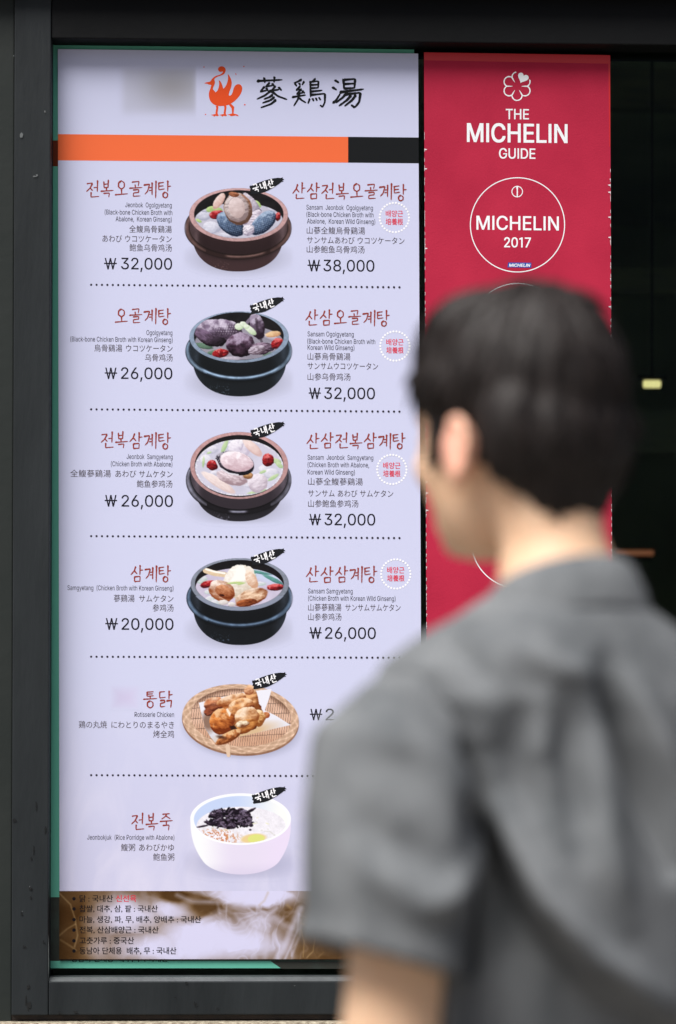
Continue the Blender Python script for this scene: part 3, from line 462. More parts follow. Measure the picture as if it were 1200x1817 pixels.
# header: emblem and brush lettering (traced in the sheet's header units)
hx = lambda p: (340 + p[0] / 3.529, 90 + p[1] / 3.529)
ik = Ink()
for poly, ch in [
 ([(75,204),(100,196),(118,194),(128,175),(150,158),(180,150),(195,138),(196,128),(188,133),(174,131),(166,120),(168,107),(180,98),(195,97),(208,104),(215,118),(212,135),(200,150),(178,158),(155,166),(142,178),(147,192),(147,206),(138,225),(132,245),(116,248),(120,228),(126,214),(104,212),(102,207)], 1),
 ([(112,250),(120,235),(132,240),(145,252),(150,262),(163,250),(172,225),(174,205),(170,182),(185,195),(196,225),(198,240),(215,222),(227,190),(230,165),(226,142),(243,165),(253,195),(250,225),(237,258),(232,280),(245,282),(258,262),(262,240),(272,218),(290,208),(308,212),(318,228),(317,250),(305,278),(285,302),(262,322),(235,338),(205,346),(170,347),(140,338),(120,320),(110,295),(108,270)], 1),
 ([(152,345),(166,345),(169,352),(163,390),(168,405),(155,404),(150,390),(155,360)], 0), ([(122,402),(150,396),(172,403),(165,410),(150,407),(140,414),(138,407)], 0),
 ([(203,343),(217,343),(220,352),(214,390),(219,405),(206,404),(201,390),(206,360)], 0), ([(173,402),(201,396),(223,403),(216,410),(201,407),(191,414),(189,407)], 0),
 ([(234,338),(248,332),(268,352),(264,390),(270,402),(255,400),(251,360)], 0), ([(225,400),(258,392),(290,400),(296,411),(275,405),(262,408),(245,410),(240,404)], 0)]:
    ik.poly([hx(p) for p in poly], ch)
for x, y, r in [(78,102,4),(328,99,4),(277,144,3),(279,150,3),(334,338,5),(88,399,4)]: ik.disc(*hx((x, y)), r / 3.529, 8)
ik.build('bird_emblem', k_emblem, menu)
ik = Ink()
for i, (st, wd) in enumerate([(s, 12) for s in [
 [(410,190),(570,182)],[(455,168),(460,203)],[(520,163),(517,200)],
 [(490,200),(465,224)],[(463,224),(510,218)],[(505,205),(522,227)],[(458,225),(430,256)],[(430,256),(475,248)],[(468,233),(482,254)],[(527,222),(500,250)],[(500,250),(550,243)],[(545,228),(565,250)],
 [(500,248),(460,280),(408,304)],[(500,252),(540,284),(600,306)],[(510,275),(490,290),(452,304)],[(520,290),(495,310),(443,328)],[(530,307),(500,333),(433,357)]]] + [(s, 11) for s in [
 [(690,180),(665,194),(640,203)],[(648,206),(660,224)],[(674,202),(682,218)],[(706,192),(692,216)],[(682,222),(655,246)],[(655,246),(690,240)],[(690,240),(658,270)],[(658,270),(702,262)],[(694,250),(710,268)],
 [(630,291),(716,277)],[(674,268),(668,302),(640,347)],[(674,294),(690,310),(718,326)],
 [(777,175),(756,192)],[(745,190),(745,292)],[(745,195),(795,190)],[(795,190),(793,236)],[(747,215),(793,212)],[(747,235),(793,232)],[(745,256),(820,248)],[(745,277),(838,268)],[(836,270),(835,322),(821,354)],[(822,352),(804,340)],
 [(741,300),(729,332)],[(758,298),(766,317)],[(778,295),(787,314)],[(798,292),(809,310)]]] + [(s, 13) for s in [
 [(898,184),(924,201)],[(882,228),(910,246)],[(884,326),(902,316),(932,268)],[(951,178),(956,241)],[(950,183),(1026,176)],[(1025,176),(1020,237)],[(955,209),(1020,205)],[(955,237),(1020,233)],
 [(928,260),(1080,240)],[(976,258),(950,290),(903,327)],[(962,274),(1058,262)],[(1058,262),(1050,322),(1021,357)],[(1022,355),(998,338)],[(1000,278),(975,308),(922,346)],[(1030,276),(1005,310),(958,347)]]]):
    ik.stroke([hx(p) for p in st], wd * 1.32 / 3.529, i, 1.35, 0.7)
ik.build('header_lettering', k_header, menu)
# dotted divider lines
def dotted(y0, y1):
    k = Ink()
    for i in range(58):
        x = 162 + (709 - 162) * i / 57; k.disc(x, y0 + (y1 - y0) * i / 57, 2.0, 10)
    k.build('dotted_line', k_dark, menu)
for a in ((505.3, 509.7), (726.3, 730.3), (951.3, 954.7), (1165.3, 1167), (1375.5, 1377.5)): dotted(*a)

# lettering: each dish has a name, a description and a price
def won(ik, x0, x1, top, base):
    h = base - top; wm = (x1 - x0); sw = h * .115; sl = slope(base)
    def q(a, b):      # slanted bar
        ik.poly([(a[0] - sw / 2, a[1]), (a[0] + sw / 2, a[1]), (b[0] + sw / 2, b[1]), (b[0] - sw / 2, b[1])])
    xs = [x0 + wm * f for f in (.1, .31, .5, .69, .9)]
    q((xs[0], top), (xs[1], base)); q((xs[2], top), (xs[1], base)); q((xs[2], top), (xs[3], base)); q((xs[4], top), (xs[3], base))
    m = top + h * .47; ik.poly([(x0, m - sw * .45), (x1, m - sw * .45 + sl * wm), (x1, m + sw * .45 + sl * wm), (x0, m + sw * .45)])
def dish(name, nb, desc, cjk, price):
    k = Ink(); brush_word(k, name, *nb, 2.7); k.build('dish_name', k_red, menu)
    k = Ink()
    for t, a, b, base in desc: k.text(t, a, b, base, 12.2, 0.0)
    d = k.build('description_text', k_dark, menu)
    k = Ink()
    for t, a, b, c in cjk: k.text(t, a, b, c + 5.0, 14.2 if b - a > 0 else 14, -0.002)
    k.build('translation_text', k_grey, d)
    if price:
        k = Ink(); (wa, wb, ds, da, db, top, base) = price
        won(k, wa, wb, top + .8, base); k.text(ds, da, db, base, 29, 0.004); k.build('price_text', k_black, menu)
dish('전복오골계탕', (152,305,320,351), [('Jeonbok  Ogolgyetang',222.5,305,368),('(Black-bone Chicken Broth with',186,306,381),('Abalone,  Korean Ginseng)',205.5,305,393)],
     [('全鰒烏骨鷄湯',229.5,305,407),('あわび ウコツケータン',182,305,424),('鲍鱼乌骨鸡汤',230,305,440)], (185,207.5,'32,000',215,305.5,457,478))
dish('산삼전복오골계탕', (518,723,325,355), [('Sansam  Jeonbok  Ogolgyetang',544,662,372.5),('(Black-bone Chicken Broth with',544,663,385),('Abalone,  Korean Wild Ginseng)',545,666,397)],
     [('山蔘全鰒烏骨鷄湯',544.5,648,409.5),('サンサムあわび ウコツケータン',545,718,427),('山参鲍鱼乌骨鸡汤',544.5,647,443)], (546,569,'38,000',574,664.5,460,481.5))
dish('오골계탕', (203,305,547,576), [('Ogolgyetang',260,306,594.5),('(Black-bone Chicken Broth with Korean Ginseng)',125,306.5,606.5)],
     [('烏骨鷄湯',167.5,217,618),('ウコツケータン',224,306.5,618.5),('乌骨鸡汤',257.5,306.5,635)], (186,208,'26,000',215,306,651.5,672.5))
dish('산삼오골계탕', (541,693,549,578), [('Sansam Ogolgyetang',546,628,597),('(Black-bone Chicken Broth with',545.5,666,610),('Korean Wild Ginseng)',546,629,621)],
     [('山蔘烏骨鷄湯',546,622,633),('サンサムウコツケータン',546,671,650),('山参乌骨鸡汤',546,622,669)], (548,569.5,'32,000',575.5,665.5,687,708))
dish('전복삼계탕', (178,305,766,796), [('Jeonbok  Samgyetang',225,306.5,814.5),('(Chicken Broth with Abalone)',197,306,827.5)],
     [('全鰒蔘鷄湯',125,197,840.5),('あわび',205,242,841),('サムケタン',247,306.5,841.5),('鲍鱼参鸡汤',243,306,859)], (186,208,'26,000',216,307,877.5,899))
dish('산삼전복삼계탕', (543,721,768,797), [('Sansam  Jeonbok  Samgyetang',546,662.5,816),('(Chicken Broth with Abalone,',546,655,829),('Korean Wild Ginseng)',546,630,842)],
     [('山蔘全鰒蔘鷄湯',547,644,855),('サンサム あわび サムケタン',547,698,876),('山参鲍鱼参鸡汤',547,636,894)], (548.5,570,'32,000',576,666,911,932))
dish('삼계탕', (231,305,1003,1033), [('Samgyetang  (Chicken Broth with Korean Ginseng)',120,308,1047.5)],
     [('蔘鷄湯',202,239,1062),('サムケタン',247,308,1062.5),('参鸡汤',271,308,1079)], (187,209.5,'20,000',216,308,1096,1117.5))
dish('산삼삼계탕', (542,671,1004,1034), [('Sansam Samgyetang',547,626,1053),('(Chicken Broth with Korean Wild Ginseng)',547,702,1066)],
     [('山蔘蔘鷄湯',547,606,1078),('サンサムサムケタン',613,711,1078.5),('山参参鸡汤',547,606,1095)], (549,571,'26,000',577,667,1112,1133.5))
dish('통닭', (253,308,1226,1256), [('Rotisserie Chicken',239,309,1272)], [('鶏の丸焼',140,190,1286),('にわとりのまるやき',198,309,1286.5),('烤全鸡',272,309,1303)], (550,572,'2',578,593,1257,1278))
dish('전복죽', (232,308,1443,1474), [('Jeonbokjuk  (Rice Porridge with Abalone)',155,309.5,1490)], [('鰒粥',215,240,1504),('あわびかゆ',247,309,1504),('鲍鱼粥',272,309.5,1521)], None)
for (cx, cy, dy) in ((700,386,0), (701,614,0), (695.5,833,0), (702.5,1018.5,0)):
    k = Ink()
    for i in range(30):
        a = 2 * math.pi * i / 30; k.disc(cx + 26 * math.cos(a), cy + 26 * math.sin(a), 1.95, 10)
    b = k.build('ginseng_badge', k_white, menu)
    k = Ink(); k.text('배양근', cx - 15.2, cx + 15.2, cy - 2.2, 12.6, .012); k.text('培養根', cx - 15.2, cx + 15.2, cy + 12, 12.4, .012); k.build('badge_text', k_pink, b)

# ------------------------------------------------------------------ printed pictures: a small painter working on a fine colour grid
def vnoise(X, Y, seed):
    xi, yi = np.floor(X).astype(np.int64), np.floor(Y).astype(np.int64); fx, fy = X - xi, Y - yi
    fx = fx * fx * (3 - 2 * fx); fy = fy * fy * (3 - 2 * fy)
    def h(a, b):
        n = (a * 374761393 + b * 668265263 + seed * 974711) & 0x7fffffff
        n = ((n ^ (n >> 13)) * 1274126177) & 0x7fffffff
        return ((n ^ (n >> 16)) & 0xffff) / 65535.0
    return (h(xi, yi) * (1 - fx) + h(xi + 1, yi) * fx) * (1 - fy) + (h(xi, yi + 1) * (1 - fx) + h(xi + 1, yi + 1) * fx) * fy
def fbm(X, Y, seed, o=4):
    s, a, t = 0, .5, 0
    for i in range(o): s = s + a * vnoise(X * 2 ** i + 7.3 * i, Y * 2 ** i + 3.1 * i, seed + i); t += a; a *= .5
    return s / t
def sm(a, b, x): t = np.clip((x - a) / (b - a), 0, 1); return t * t * (3 - 2 * t)
class Pic:
    def __init__(s, ox, oy, w, h, scale, step=0.85):
        s.nx, s.ny = int(w / step) + 1, int(h / step) + 1
        s.px, s.py = np.meshgrid(ox + np.linspace(0, w, s.nx), oy + np.linspace(0, h, s.ny))
        s.X, s.Y = (s.px - ox) * scale, (s.py - oy) * scale
        s.c = np.zeros((s.ny, s.nx, 3)) + np.array((196., 197., 226.)); s.a = np.zeros((s.ny, s.nx)); s.e = scale * step * .9
    def put(s, m, col):
        col = np.broadcast_to(np.asarray(col, float), s.c.shape) if np.ndim(col) != 3 else col
        na = s.a + m - s.a * m; k = np.where(na > 1e-6, m / np.maximum(na, 1e-6), 0)[..., None]
        k = np.where(s.a[..., None] < 1e-4, np.where(m[..., None] > 1e-5, 1.0, 0.0), k); s.c = s.c * (1 - k) + col * k; s.a = na
    def ed(s, cx, cy, rx, ry, rot=0, p=2.0):
        ca, sa = math.cos(R(rot)), math.sin(R(rot)); x, y = s.X - cx, s.Y - cy
        u, v = (x * ca + y * sa) / rx, (-x * sa + y * ca) / ry
        return (np.abs(u) ** p + np.abs(v) ** p) ** (1 / p), u, v
    def ell(s, cx, cy, rx, ry, rot=0, p=2.0, soft=None):
        d, _, _ = s.ed(cx, cy, rx, ry, rot, p); e = (soft or s.e) / min(rx, ry)
        return np.clip((1 - d) / e + .5, 0, 1)
    def pol(s, pts, soft=None):
        d = np.full(s.X.shape, 1e9); ins = np.zeros(s.X.shape, bool); n = len(pts)
        for i in range(n):
            (x0, y0), (x1, y1) = pts[i], pts[(i + 1) % n]; dx, dy = x1 - x0, y1 - y0
            t = np.clip(((s.X - x0) * dx + (s.Y - y0) * dy) / (dx * dx + dy * dy + 1e-9), 0, 1)
            d = np.minimum(d, np.hypot(s.X - x0 - t * dx, s.Y - y0 - t * dy))
            if y0 != y1: ins ^= ((y0 > s.Y) != (y1 > s.Y)) & (s.X < dx * (s.Y - y0) / dy + x0)
        return np.clip(np.where(ins, d, -d) / (soft or s.e) + .5, 0, 1)
    def seg(s, pts, r, soft=None):
        d = np.full(s.X.shape, 1e9)
        for (x0, y0), (x1, y1) in zip(pts, pts[1:]):
            dx, dy = x1 - x0, y1 - y0; t = np.clip(((s.X - x0) * dx + (s.Y - y0) * dy) / (dx * dx + dy * dy + 1e-9), 0, 1)
            d = np.minimum(d, np.hypot(s.X - x0 - t * dx, s.Y - y0 - t * dy))
        return np.clip((r - d) / (soft or s.e) + .5, 0, 1)
    def blob(s, cx, cy, rx, ry, rot, dark, light, seed=1, ns=.03, na=.5, wob=.12, clip=None, hl=None, p=2.0, edge=.55):
        d, u, v = s.ed(cx, cy, rx, ry, rot, p)
        wv = fbm(s.X * 2.2 / max(rx, 30), s.Y * 2.2 / max(rx, 30), seed, 3) - .5
        w2 = fbm(s.X * 9 / max(rx, 30), s.Y * 9 / max(rx, 30), seed + 4, 2) - .5
        d = d + wv * wob * 2.2 + w2 * min(wob, .12) * .8
        m = np.clip((1 - d) * min(rx, ry) / (s.e * 1.5) + .5, 0, 1)
        if clip is not None: m = m * clip
        a = math.radians(rot); lx = u * math.cos(a) - v * math.sin(a); ly = u * math.sin(a) + v * math.cos(a)
        fib = fbm(u * rx * ns * .55 + 9, v * ry * ns * 1.7 + 5, seed + 9) - .5
        fine = fbm(s.X * .055, s.Y * .055, seed + 13, 3) - .5
        sh = .55 - .40 * ly - .2 * lx + fib * na * 2.0 + fine * .42 - edge * sm(.55, 1.0, d) * np.clip(.45 + .75 * (ly * .8 + lx * .4), .12, 1)
        sh = np.clip(sh, 0, 1)[..., None]
        c = np.array(dark, float) * (1 - sh) + np.array(light, float) * sh
        if hl is not None:
            hm = sm(.55, .95, fbm(s.X * ns * .9, s.Y * ns * .9, seed + 20) + .42 * (-ly) - .1 * lx) * .85 * (.7 + .5 * fbm(s.X * ns * 4, s.Y * ns * 4, seed + 22))
            c = c * (1 - hm[..., None]) + np.array(hl, float) * hm[..., None]
        s.put(m, c)
    def finish(s, name, par, lift=0.00006, fade=True):
        X, Y = s.px.ravel(), s.py.ravel()
        if fade:
            iy, ix = np.mgrid[0:s.ny, 0:s.nx]; s.a = s.a * sm(0, 14, np.minimum(np.minimum(ix, s.nx - 1 - ix), np.minimum(iy, s.ny - 1 - iy)) + .0)
        keep = s.a > 0.004
        q = keep[:-1, :-1] | keep[1:, :-1] | keep[:-1, 1:] | keep[1:, 1:]
        idx = np.arange(s.nx * s.ny).reshape(s.ny, s.nx)
        f = np.stack([idx[:-1, :-1][q], idx[1:, :-1][q], idx[1:, 1:][q], idx[:-1, 1:][q]], 1)
        used, inv = np.unique(f.ravel(), return_inverse=True)
        V = PN(X[used], Y[used], YP - lift); me = bpy.data.meshes.new(name)
        me.vertices.add(len(used)); me.vertices.foreach_set('co', V.ravel().astype(np.float32))
        nf = len(f); me.loops.add(nf * 4); me.loops.foreach_set('vertex_index', inv.astype(np.int32))
        me.polygons.add(nf); me.polygons.foreach_set('loop_start', np.arange(0, nf * 4, 4, dtype=np.int32))
        me.update(calc_edges=True); me.validate()
        at = me.color_attributes.new('Col', 'FLOAT_COLOR', 'POINT')
        cc = np.concatenate([lin(np.clip(s.c, 0, 255)).reshape(-1, 3), s.a.reshape(-1, 1)], 1)[used].astype(np.float32)
        at.data.foreach_set('color', cc.ravel())
        return link(name, me, m_print, par)

def pot(g, rim, rin, soup, wall, fl, base, cr, cw, cwl, cf, cfl, seed, hlarc, lowc=None, flt=26):
    """stone bowl: rim/rin/soup/fl/base are (cx, cy, rx, ry) ellipses, wall = drop of the wall below the rim"""
    X, Y = g.X, g.Y; cx = rim[0]
    g.put(g.ell(base[0] + 8, base[1] + base[3] * .62, base[2] * 1.02, base[3] * .46, 0, 2, 100) * .42, (120, 118, 128))
    u = (X - cx) / rim[2]; n = fbm(X * .02, Y * .02, seed)
    def shade(c, cl, k=1.0):
        t = np.clip(sm(.62, 1.0, np.abs(u + .04)) * k * (.7 + .6 * n) + (n - .5) * .1, 0, 1)[..., None]
        return np.array(c, float) * (1 - t) + np.array(cl, float) * t
    m = g.ell(*base, 0, 2.25) * np.clip((Y - fl[1] + 40) / 20, 0, 1)
    g.put(m, shade(lowc or cw, cwl, .75))
    speck = sm(.62, .75, fbm(X * .09, Y * .09, seed + 3)) * m * sm(base[1] + base[3] * .6, base[1] + base[3] * .95, Y) * (u < -.2) * .5
    g.put(speck, cfl)
    mf = g.ell(*fl); g.put(mf, shade(cf, np.array(cf) * .5 + np.array(cfl) * .5, .8))
    mw = np.zeros_like(X)
    for t in np.linspace(0, 1, 14): mw = np.maximum(mw, g.ell(rim[0], rim[1] + wall * t, rim[2] * (1 - .015 * t), rim[3]))
    dw, _, _ = g.ed(rim[0], rim[1] + wall, rim[2] * .985, rim[3]); d1, uf, vf = g.ed(*fl)
    tb = np.clip((dw - 1) / np.maximum((dw - 1) + (1 - d1), 1e-4), 0, 1); rb = mf * (dw > 1)
    hx0, hx1, hk = hlarc
    g.put(rb * sm(.55, 1.0, 1 - tb) * .75, np.array(cf) * .45)
    hl_ = np.exp(-((tb - .5) / .2) ** 2) * (vf > 0) * sm(hx0, hx0 + .12, uf) * (1 - sm(hx1 - .12, hx1, uf)) * hk * (.75 + .5 * n)
    hs_ = np.exp(-((tb - .62) / .22) ** 2) * (np.abs(uf) > .6) * (vf > -.3) * (vf < .75) * (.25 + .8 * n) * (.9 if hk > .6 else .5) * np.where(uf < 0, 1, .6)
    g.put(np.clip(rb * hl_, 0, 1), np.minimum(np.array(cfl) * 1.12, 255)); g.put(np.clip(rb * hs_, 0, 1), cfl)
    g.put(rb * sm(.86, 1, tb) * .8, np.array(cf) * .5)
    g.put(m * (1 - mf) * np.exp(-np.clip(d1 - 1, 0, 9) / .05) * .6 * (vf > 0), np.array(lowc or cw) * .4)
    g.put(mw, shade(cw, cwl))
    low = mw * sm(rim[1] + wall * .75, rim[1] + wall + rim[3], Y + rim[3] * (np.sqrt(np.clip(1 - u * u, 0, 1)) * -1 + 1)) * .5
    g.put(low, np.array(cw) * .6)
    g.put(mw * np.exp(-(((u + .86) / .05) ** 2)) * .5 * (.4 + n), cwl); g.put(mw * np.exp(-(((u - .9) / .05) ** 2)) * .45 * (.4 + n), cwl)
    g.put(g.ell(*rim), np.array(cr, float) * (1 + .12 * ((fbm(X * .05, Y * .05, seed + 5) - .5) * 2)[..., None] + .06 * ((rim[1] - Y) / rim[3])[..., None]))
    mi = g.ell(*rin)
    g.put(mi, np.array((26, 24, 26)) + 14 * (n - .5)[..., None])
    ms = g.ell(*soup) * mi
    return mi, ms
def badge(par, x0, y0, w=62.0):
    """black brush swash tilted up to the right with the three white characters"""
    k = Ink(); s = w / 62.0
    top = [(0, 16.5), (2, 14), (1.5, 16), (8, 13.5), (16, 10), (24, 7.2), (31, 5), (38, 3.2), (44, 2.2), (50, 1.4), (56, 1.8), (59, .2), (58.5, 2.4), (62, 5), (58, 5.6), (60.5, 8.2)]
    bot = [(57, 8.6), (52, 12.4), (46, 16.5), (40, 20.2), (34, 23.5), (28, 26.4), (22, 28.2), (14, 29.6), (7, 30.6), (3, 31.2), (2, 29), (3.4, 26), (.6, 24), (2, 21), (.2, 19)]
    k.poly([(x0 + a * s, y0 + b * s) for a, b in top + bot])
    b = k.build('origin_badge', k_badge, par, lift=0.0003)
    k = Ink(); brush_word(k, '국내산', x0 + 4 * s, x0 + 45 * s, y0 + 8.3 * s, y0 + 23.5 * s, 2.5, -0.29, 0.14); k.build('badge_text', k_white, b, lift=0.0005)

def jujube(g, x, y, rx, ry, rot, seed, clip=None): g.blob(x, y, rx, ry, rot, (70, 8, 14), (190, 40, 44), seed, .05, .7, .1, clip, (232, 130, 128))
def broth(g, ms, c, seed, k=14): g.put(ms, np.array(c, float) + k * (fbm(g.X * .012, g.Y * .012, seed)[..., None] - .5) * 2)
def bits(g, pts, col, dark, seed, clip):
    for i, (x, y, rx, ry, ro) in enumerate(pts): g.blob(x, y, rx, ry, ro, dark, col, seed + i, .03, .25, .12, clip)

# 1: brown bowl with blue-grey chicken and abalone
g = Pic(320, 300, 206, 206, 5.4545)
mi, ms = pot(g, (565,442,477,258), (567,437,433,233), (567,500,428,172), 125, (560,572,520,303), (558,640,438,352), (196,158,158), (52,36,38), (112,92,96), (44,30,29), (150,118,112), 3, (-.28, .55, .55), (62,44,46))
broth(g, ms, (196,194,210), 5)
bits(g, [(230,440,75,60,0),(310,560,90,50,10),(250,380,60,40,0),(830,340,60,30,20),(890,380,50,30,30),(300,590,60,40,0),(450,640,80,25,5)], (232,232,245), (170,172,192), 11, ms)
bits(g, [(300,385,55,26,-15),(180,500,30,14,30),(740,340,50,30,35),(360,390,50,20,10)], (196,222,150), (150,180,110), 21, mi)
g.blob(375, 310, 40, 90, 35, (200,160,150), (246,228,222), 31, .03, .3, .1, mi)
g.blob(690, 350, 60, 140, -38, (130,120,140), (222,214,226), 33, .04, .5, .12, mi)
jujube(g, 350, 440, 70, 42, -10, 5, mi); jujube(g, 945, 460, 28, 42, 10, 6, mi)
g.blob(735, 500, 130, 110, 0, (130,118,140), (236,228,240), 41, .05, .9, .2, mi)
g.blob(485, 535, 155, 88, 38, (28,40,62), (120,144,178), 51, .05, .35, .06, mi, (176,196,220))
g.blob(805, 520, 150, 82, -42, (28,40,62), (124,148,182), 61, .05, .35, .06, mi, (182,200,224))
g.put(g.ell(485,535,140,74,38) * sm(.6,.9,np.abs(np.sin(g.X*.16+g.Y*.05)*np.sin(g.Y*.16-g.X*.05))) * .35 * mi, (176,194,220)); g.put(g.ell(805,520,136,70,-42) * sm(.6,.9,np.abs(np.sin(g.X*.16+g.Y*.05)*np.sin(g.Y*.16-g.X*.05))) * .4 * mi, (186,204,226))
g.blob(660, 590, 60, 50, -30, (150,140,160), (244,240,248), 65, .09, .8, .2, mi)
g.blob(560, 385, 136, 158, -12, (96,70,60), (202,178,168), 71, .05, .7, .05, mi)
g.blob(548, 380, 116, 135, -12, (140,120,118), (240,228,224), 73, .04, .6, .05, mi)
g.blob(548, 372, 78, 100, -10, (188,166,164), (230,214,214), 75, .03, .3, .05, mi, edge=.35)
for rr in (1.08, 1.22, 1.36): g.put(np.exp(-((g.ed(548, 376, 78, 100, -11)[0] + .12 * (fbm(g.X * .03, g.Y * .03, 79) - .5) - rr) / .028) ** 2) * .55 * mi, (132, 116, 128))
g.blob(520, 245, 52, 24, 10, (110,62,40), (196,130,96), 77, .06, .6, .12, mi)
g.put(g.seg([(500,505),(580,535),(650,510),(690,440)], 9) * .7 * mi, (84,54,40))
g.put(g.seg([(600,250),(660,300),(690,370)], 7) * .6, (150,90,60))
d1_ = g.finish('dish_picture', menu); badge(d1_, 443, 314)
# 2: black bowl with dark chicken
g = Pic(320, 515, 206, 206, 5.4545)
mi, ms = pot(g, (570,453,480,248), (567,445,435,232), (570,505,428,168), 120, (567,590,518,290), (575,650,455,378), (140,157,180), (24,28,32), (58,68,80), (24,30,38), (150,176,204), 13, (-.74, .8, .95))
broth(g, ms, (150,146,160), 15)
bits(g, [(900,470,100,30,25),(480,665,140,22,0),(880,540,70,30,10)], (214,206,220), (130,124,140), 111, mi)
bits(g, [(230,540,90,26,12),(320,600,60,22,-10),(860,620,60,18,-12)], (120,150,130), (60,86,70), 121, mi)
g.blob(900, 425, 75, 30, -8, (190,140,100), (250,224,180), 131, .03, .4, .1, mi)
g.blob(375, 395, 235, 118, 4, (34,22,34), (150,132,160), 141, .022, .35, .1, mi, (222,212,232))
g.put(g.ell(440,370,130,60,4,2,30) * sm(.5,.9,np.abs(np.sin(g.X*.13+g.Y*.04)*np.sin(g.Y*.13))) * .4 * mi, (232,224,240))
g.blob(250, 460, 120, 62, 35, (24,15,22), (128,106,134), 143, .03, .5, .12, mi)
g.blob(360, 500, 80, 50, -15, (14,10,14), (60,48,62), 144, .05, .5, .2, mi)
g.blob(745, 350, 70, 130, -14, (36,24,36), (146,128,154), 151, .025, .35, .08, mi, (200,190,212))
g.put(g.seg([(735,280),(750,400),(790,500)], 12) * .5 * mi, (40,28,38))
g.put(g.seg([(640,320),(690,265),(740,250)], 16) * .8 * mi, (150,136,160))
g.blob(585, 530, 138, 122, 8, (20,10,18), (104,76,100), 161, .022, .5, .08, mi, (190,174,200))
g.blob(800, 560, 110, 60, -8, (50,36,48), (160,138,160), 163, .06, .8, .2, mi)
g.blob(740, 580, 80, 46, -15, (96,80,92), (200,188,204), 165, .08, .9, .2, mi)
jujube(g, 390, 610, 78, 44, -8, 7, mi); jujube(g, 938, 515, 62, 52, -25, 8, mi)
bits(g, [(570,352,42,34,0),(610,330,36,26,20),(680,385,66,30,38),(640,350,30,22,0)], (238,244,232), (184,206,170), 171, mi)
o_ = g.finish('dish_picture', menu); badge(o_, 443.5, 526)
# 3: brown bowl with milky broth, chicken and abalone
g = Pic(320, 730, 206, 206, 5.4545)
mi, ms = pot(g, (571,523,474,324), (570,528,430,300), (572,545,428,272), 100, (566,665,512,332), (570,720,430,345), (186,146,146), (62,54,62), (108,98,110), (26,24,28), (150,150,170), 23, (-.22, .2, .9), (40,38,44))
broth(g, ms, (206,204,222), 25, 10)
g.put(ms * sm(.93, .985, g.ed(572,545,428,272)[0]) * sm(.5, .62, fbm(g.X * .08, g.Y * .08, 26)) * .8, (246,246,252))
bits(g, [(300,370,70,40,0),(250,470,60,50,20),(820,560,60,40,10),(880,600,80,50,0),(330,600,40,26,0),(700,700,90,50,0)], (240,238,248), (188,188,206), 211, ms)
bits(g, [(430,340,70,22,-65),(280,400,24,10,-20),(800,585,34,14,-20),(930,480,50,24,20),(960,520,40,22,40),(740,775,90,14,-12),(900,640,60,18,-30),(225,490,12,50,5)], (206,224,180), (160,190,140), 221, ms)
g.blob(570, 360, 110, 90, 10, (196,186,206), (248,244,252), 231, .03, .35, .12, ms)
g.blob(590, 320, 22, 60, 8, (190,180,200), (250,248,254), 232, .03, .3, .1, ms)
g.blob(700, 350, 120, 44, 42, (212,180,176), (244,226,222), 233, .04, .3, .05, ms)
g.blob(370, 690, 190, 44, 32, (218,196,194), (246,232,230), 235, .05, .3, .06, ms)
g.blob(500, 640, 150, 72, 16, (160,136,144), (238,224,232), 241, .05, .6, .1, ms)
g.blob(750, 690, 95, 90, -25, (186,172,186), (240,232,242), 243, .04, .5, .1, ms)
g.blob(655, 620, 50, 34, 0, (120,80,50), (220,170,120), 245, .05, .5, .1, ms)
jujube(g, 312, 520, 56, 50, 15, 9, ms); jujube(g, 850, 470, 58, 62, 0, 10, ms)
g.blob(530, 500, 192, 112, 14, (20,18,26), (84,76,88), 251, .09, .9, .03, ms, (200,196,210))
g.put(g.seg([(345,470),(380,545),(470,600),(560,615)], 8) * .9, (236,232,242))
g.blob(545, 485, 170, 94, 12, (196,166,176), (246,232,240), 253, .03, .45, .07, ms, (252,246,252), edge=.2)
o_ = g.finish('dish_picture', menu); badge(o_, 444.5, 747.5)
# 4: black bowl with pale chicken
g = Pic(320, 955, 206, 206, 5.4545)
mi, ms = pot(g, (577,443,474,250), (573,438,430,228), (575,478,426,188), 120, (575,580,516,292), (580,650,455,385), (132,139,154), (22,25,29), (56,63,74), (22,28,36), (120,146,178), 33, (-.74, .8, .7))
broth(g, ms, (204,196,218), 35)
g.put(ms * g.ell(820, 360, 230, 60, 18, 2, 50), (200,210,236))
bits(g, [(900,400,110,20,26),(760,330,120,14,10),(720,370,16,40,0)], (110,170,160), (70,120,120), 321, ms)
bits(g, [(270,520,36,22,0),(290,590,50,30,0),(360,620,60,30,0),(770,440,60,20,0),(200,400,60,40,0)], (236,232,244), (176,196,190), 325, ms)
jujube(g, 265, 445, 72, 34, -15, 11, ms); jujube(g, 925, 475, 84, 34, -3, 12, ms)
g.put(g.seg([(245,312),(330,340),(430,352)], 26) * mi, np.array((214,190,158)) + 40 * (fbm(g.X * .03, g.Y * .03, 40)[..., None] - .3))
g.put(g.seg([(250,300),(340,326),(430,340)], 9) * mi, (252,248,240))
g.blob(585, 425, 165, 165, 0, (206,190,170), (252,250,244), 331, .03, .3, .1, mi, edge=.3)
g.put(g.pol([(520,360),(560,275),(585,255),(615,270),(640,330),(690,400),(480,420)], 16), (250,249,244))
g.blob(690, 400, 50, 100, -25, (206,160,130), (248,232,216), 333, .05, .5, .1, mi)
g.blob(400, 510, 130, 100, 22, (150,84,50), (250,236,226), 341, .015, .8, .08, mi)
g.blob(430, 520, 100, 60, 25, (120,52,22), (222,160,120), 342, .025, .7, .12, mi)
g.put(g.ell(405, 552, 24, 10, 10), (60,24,16))
g.blob(690, 570, 160, 78, -18, (120,56,24), (244,214,184), 351, .016, .9, .08, mi, (252,240,226))
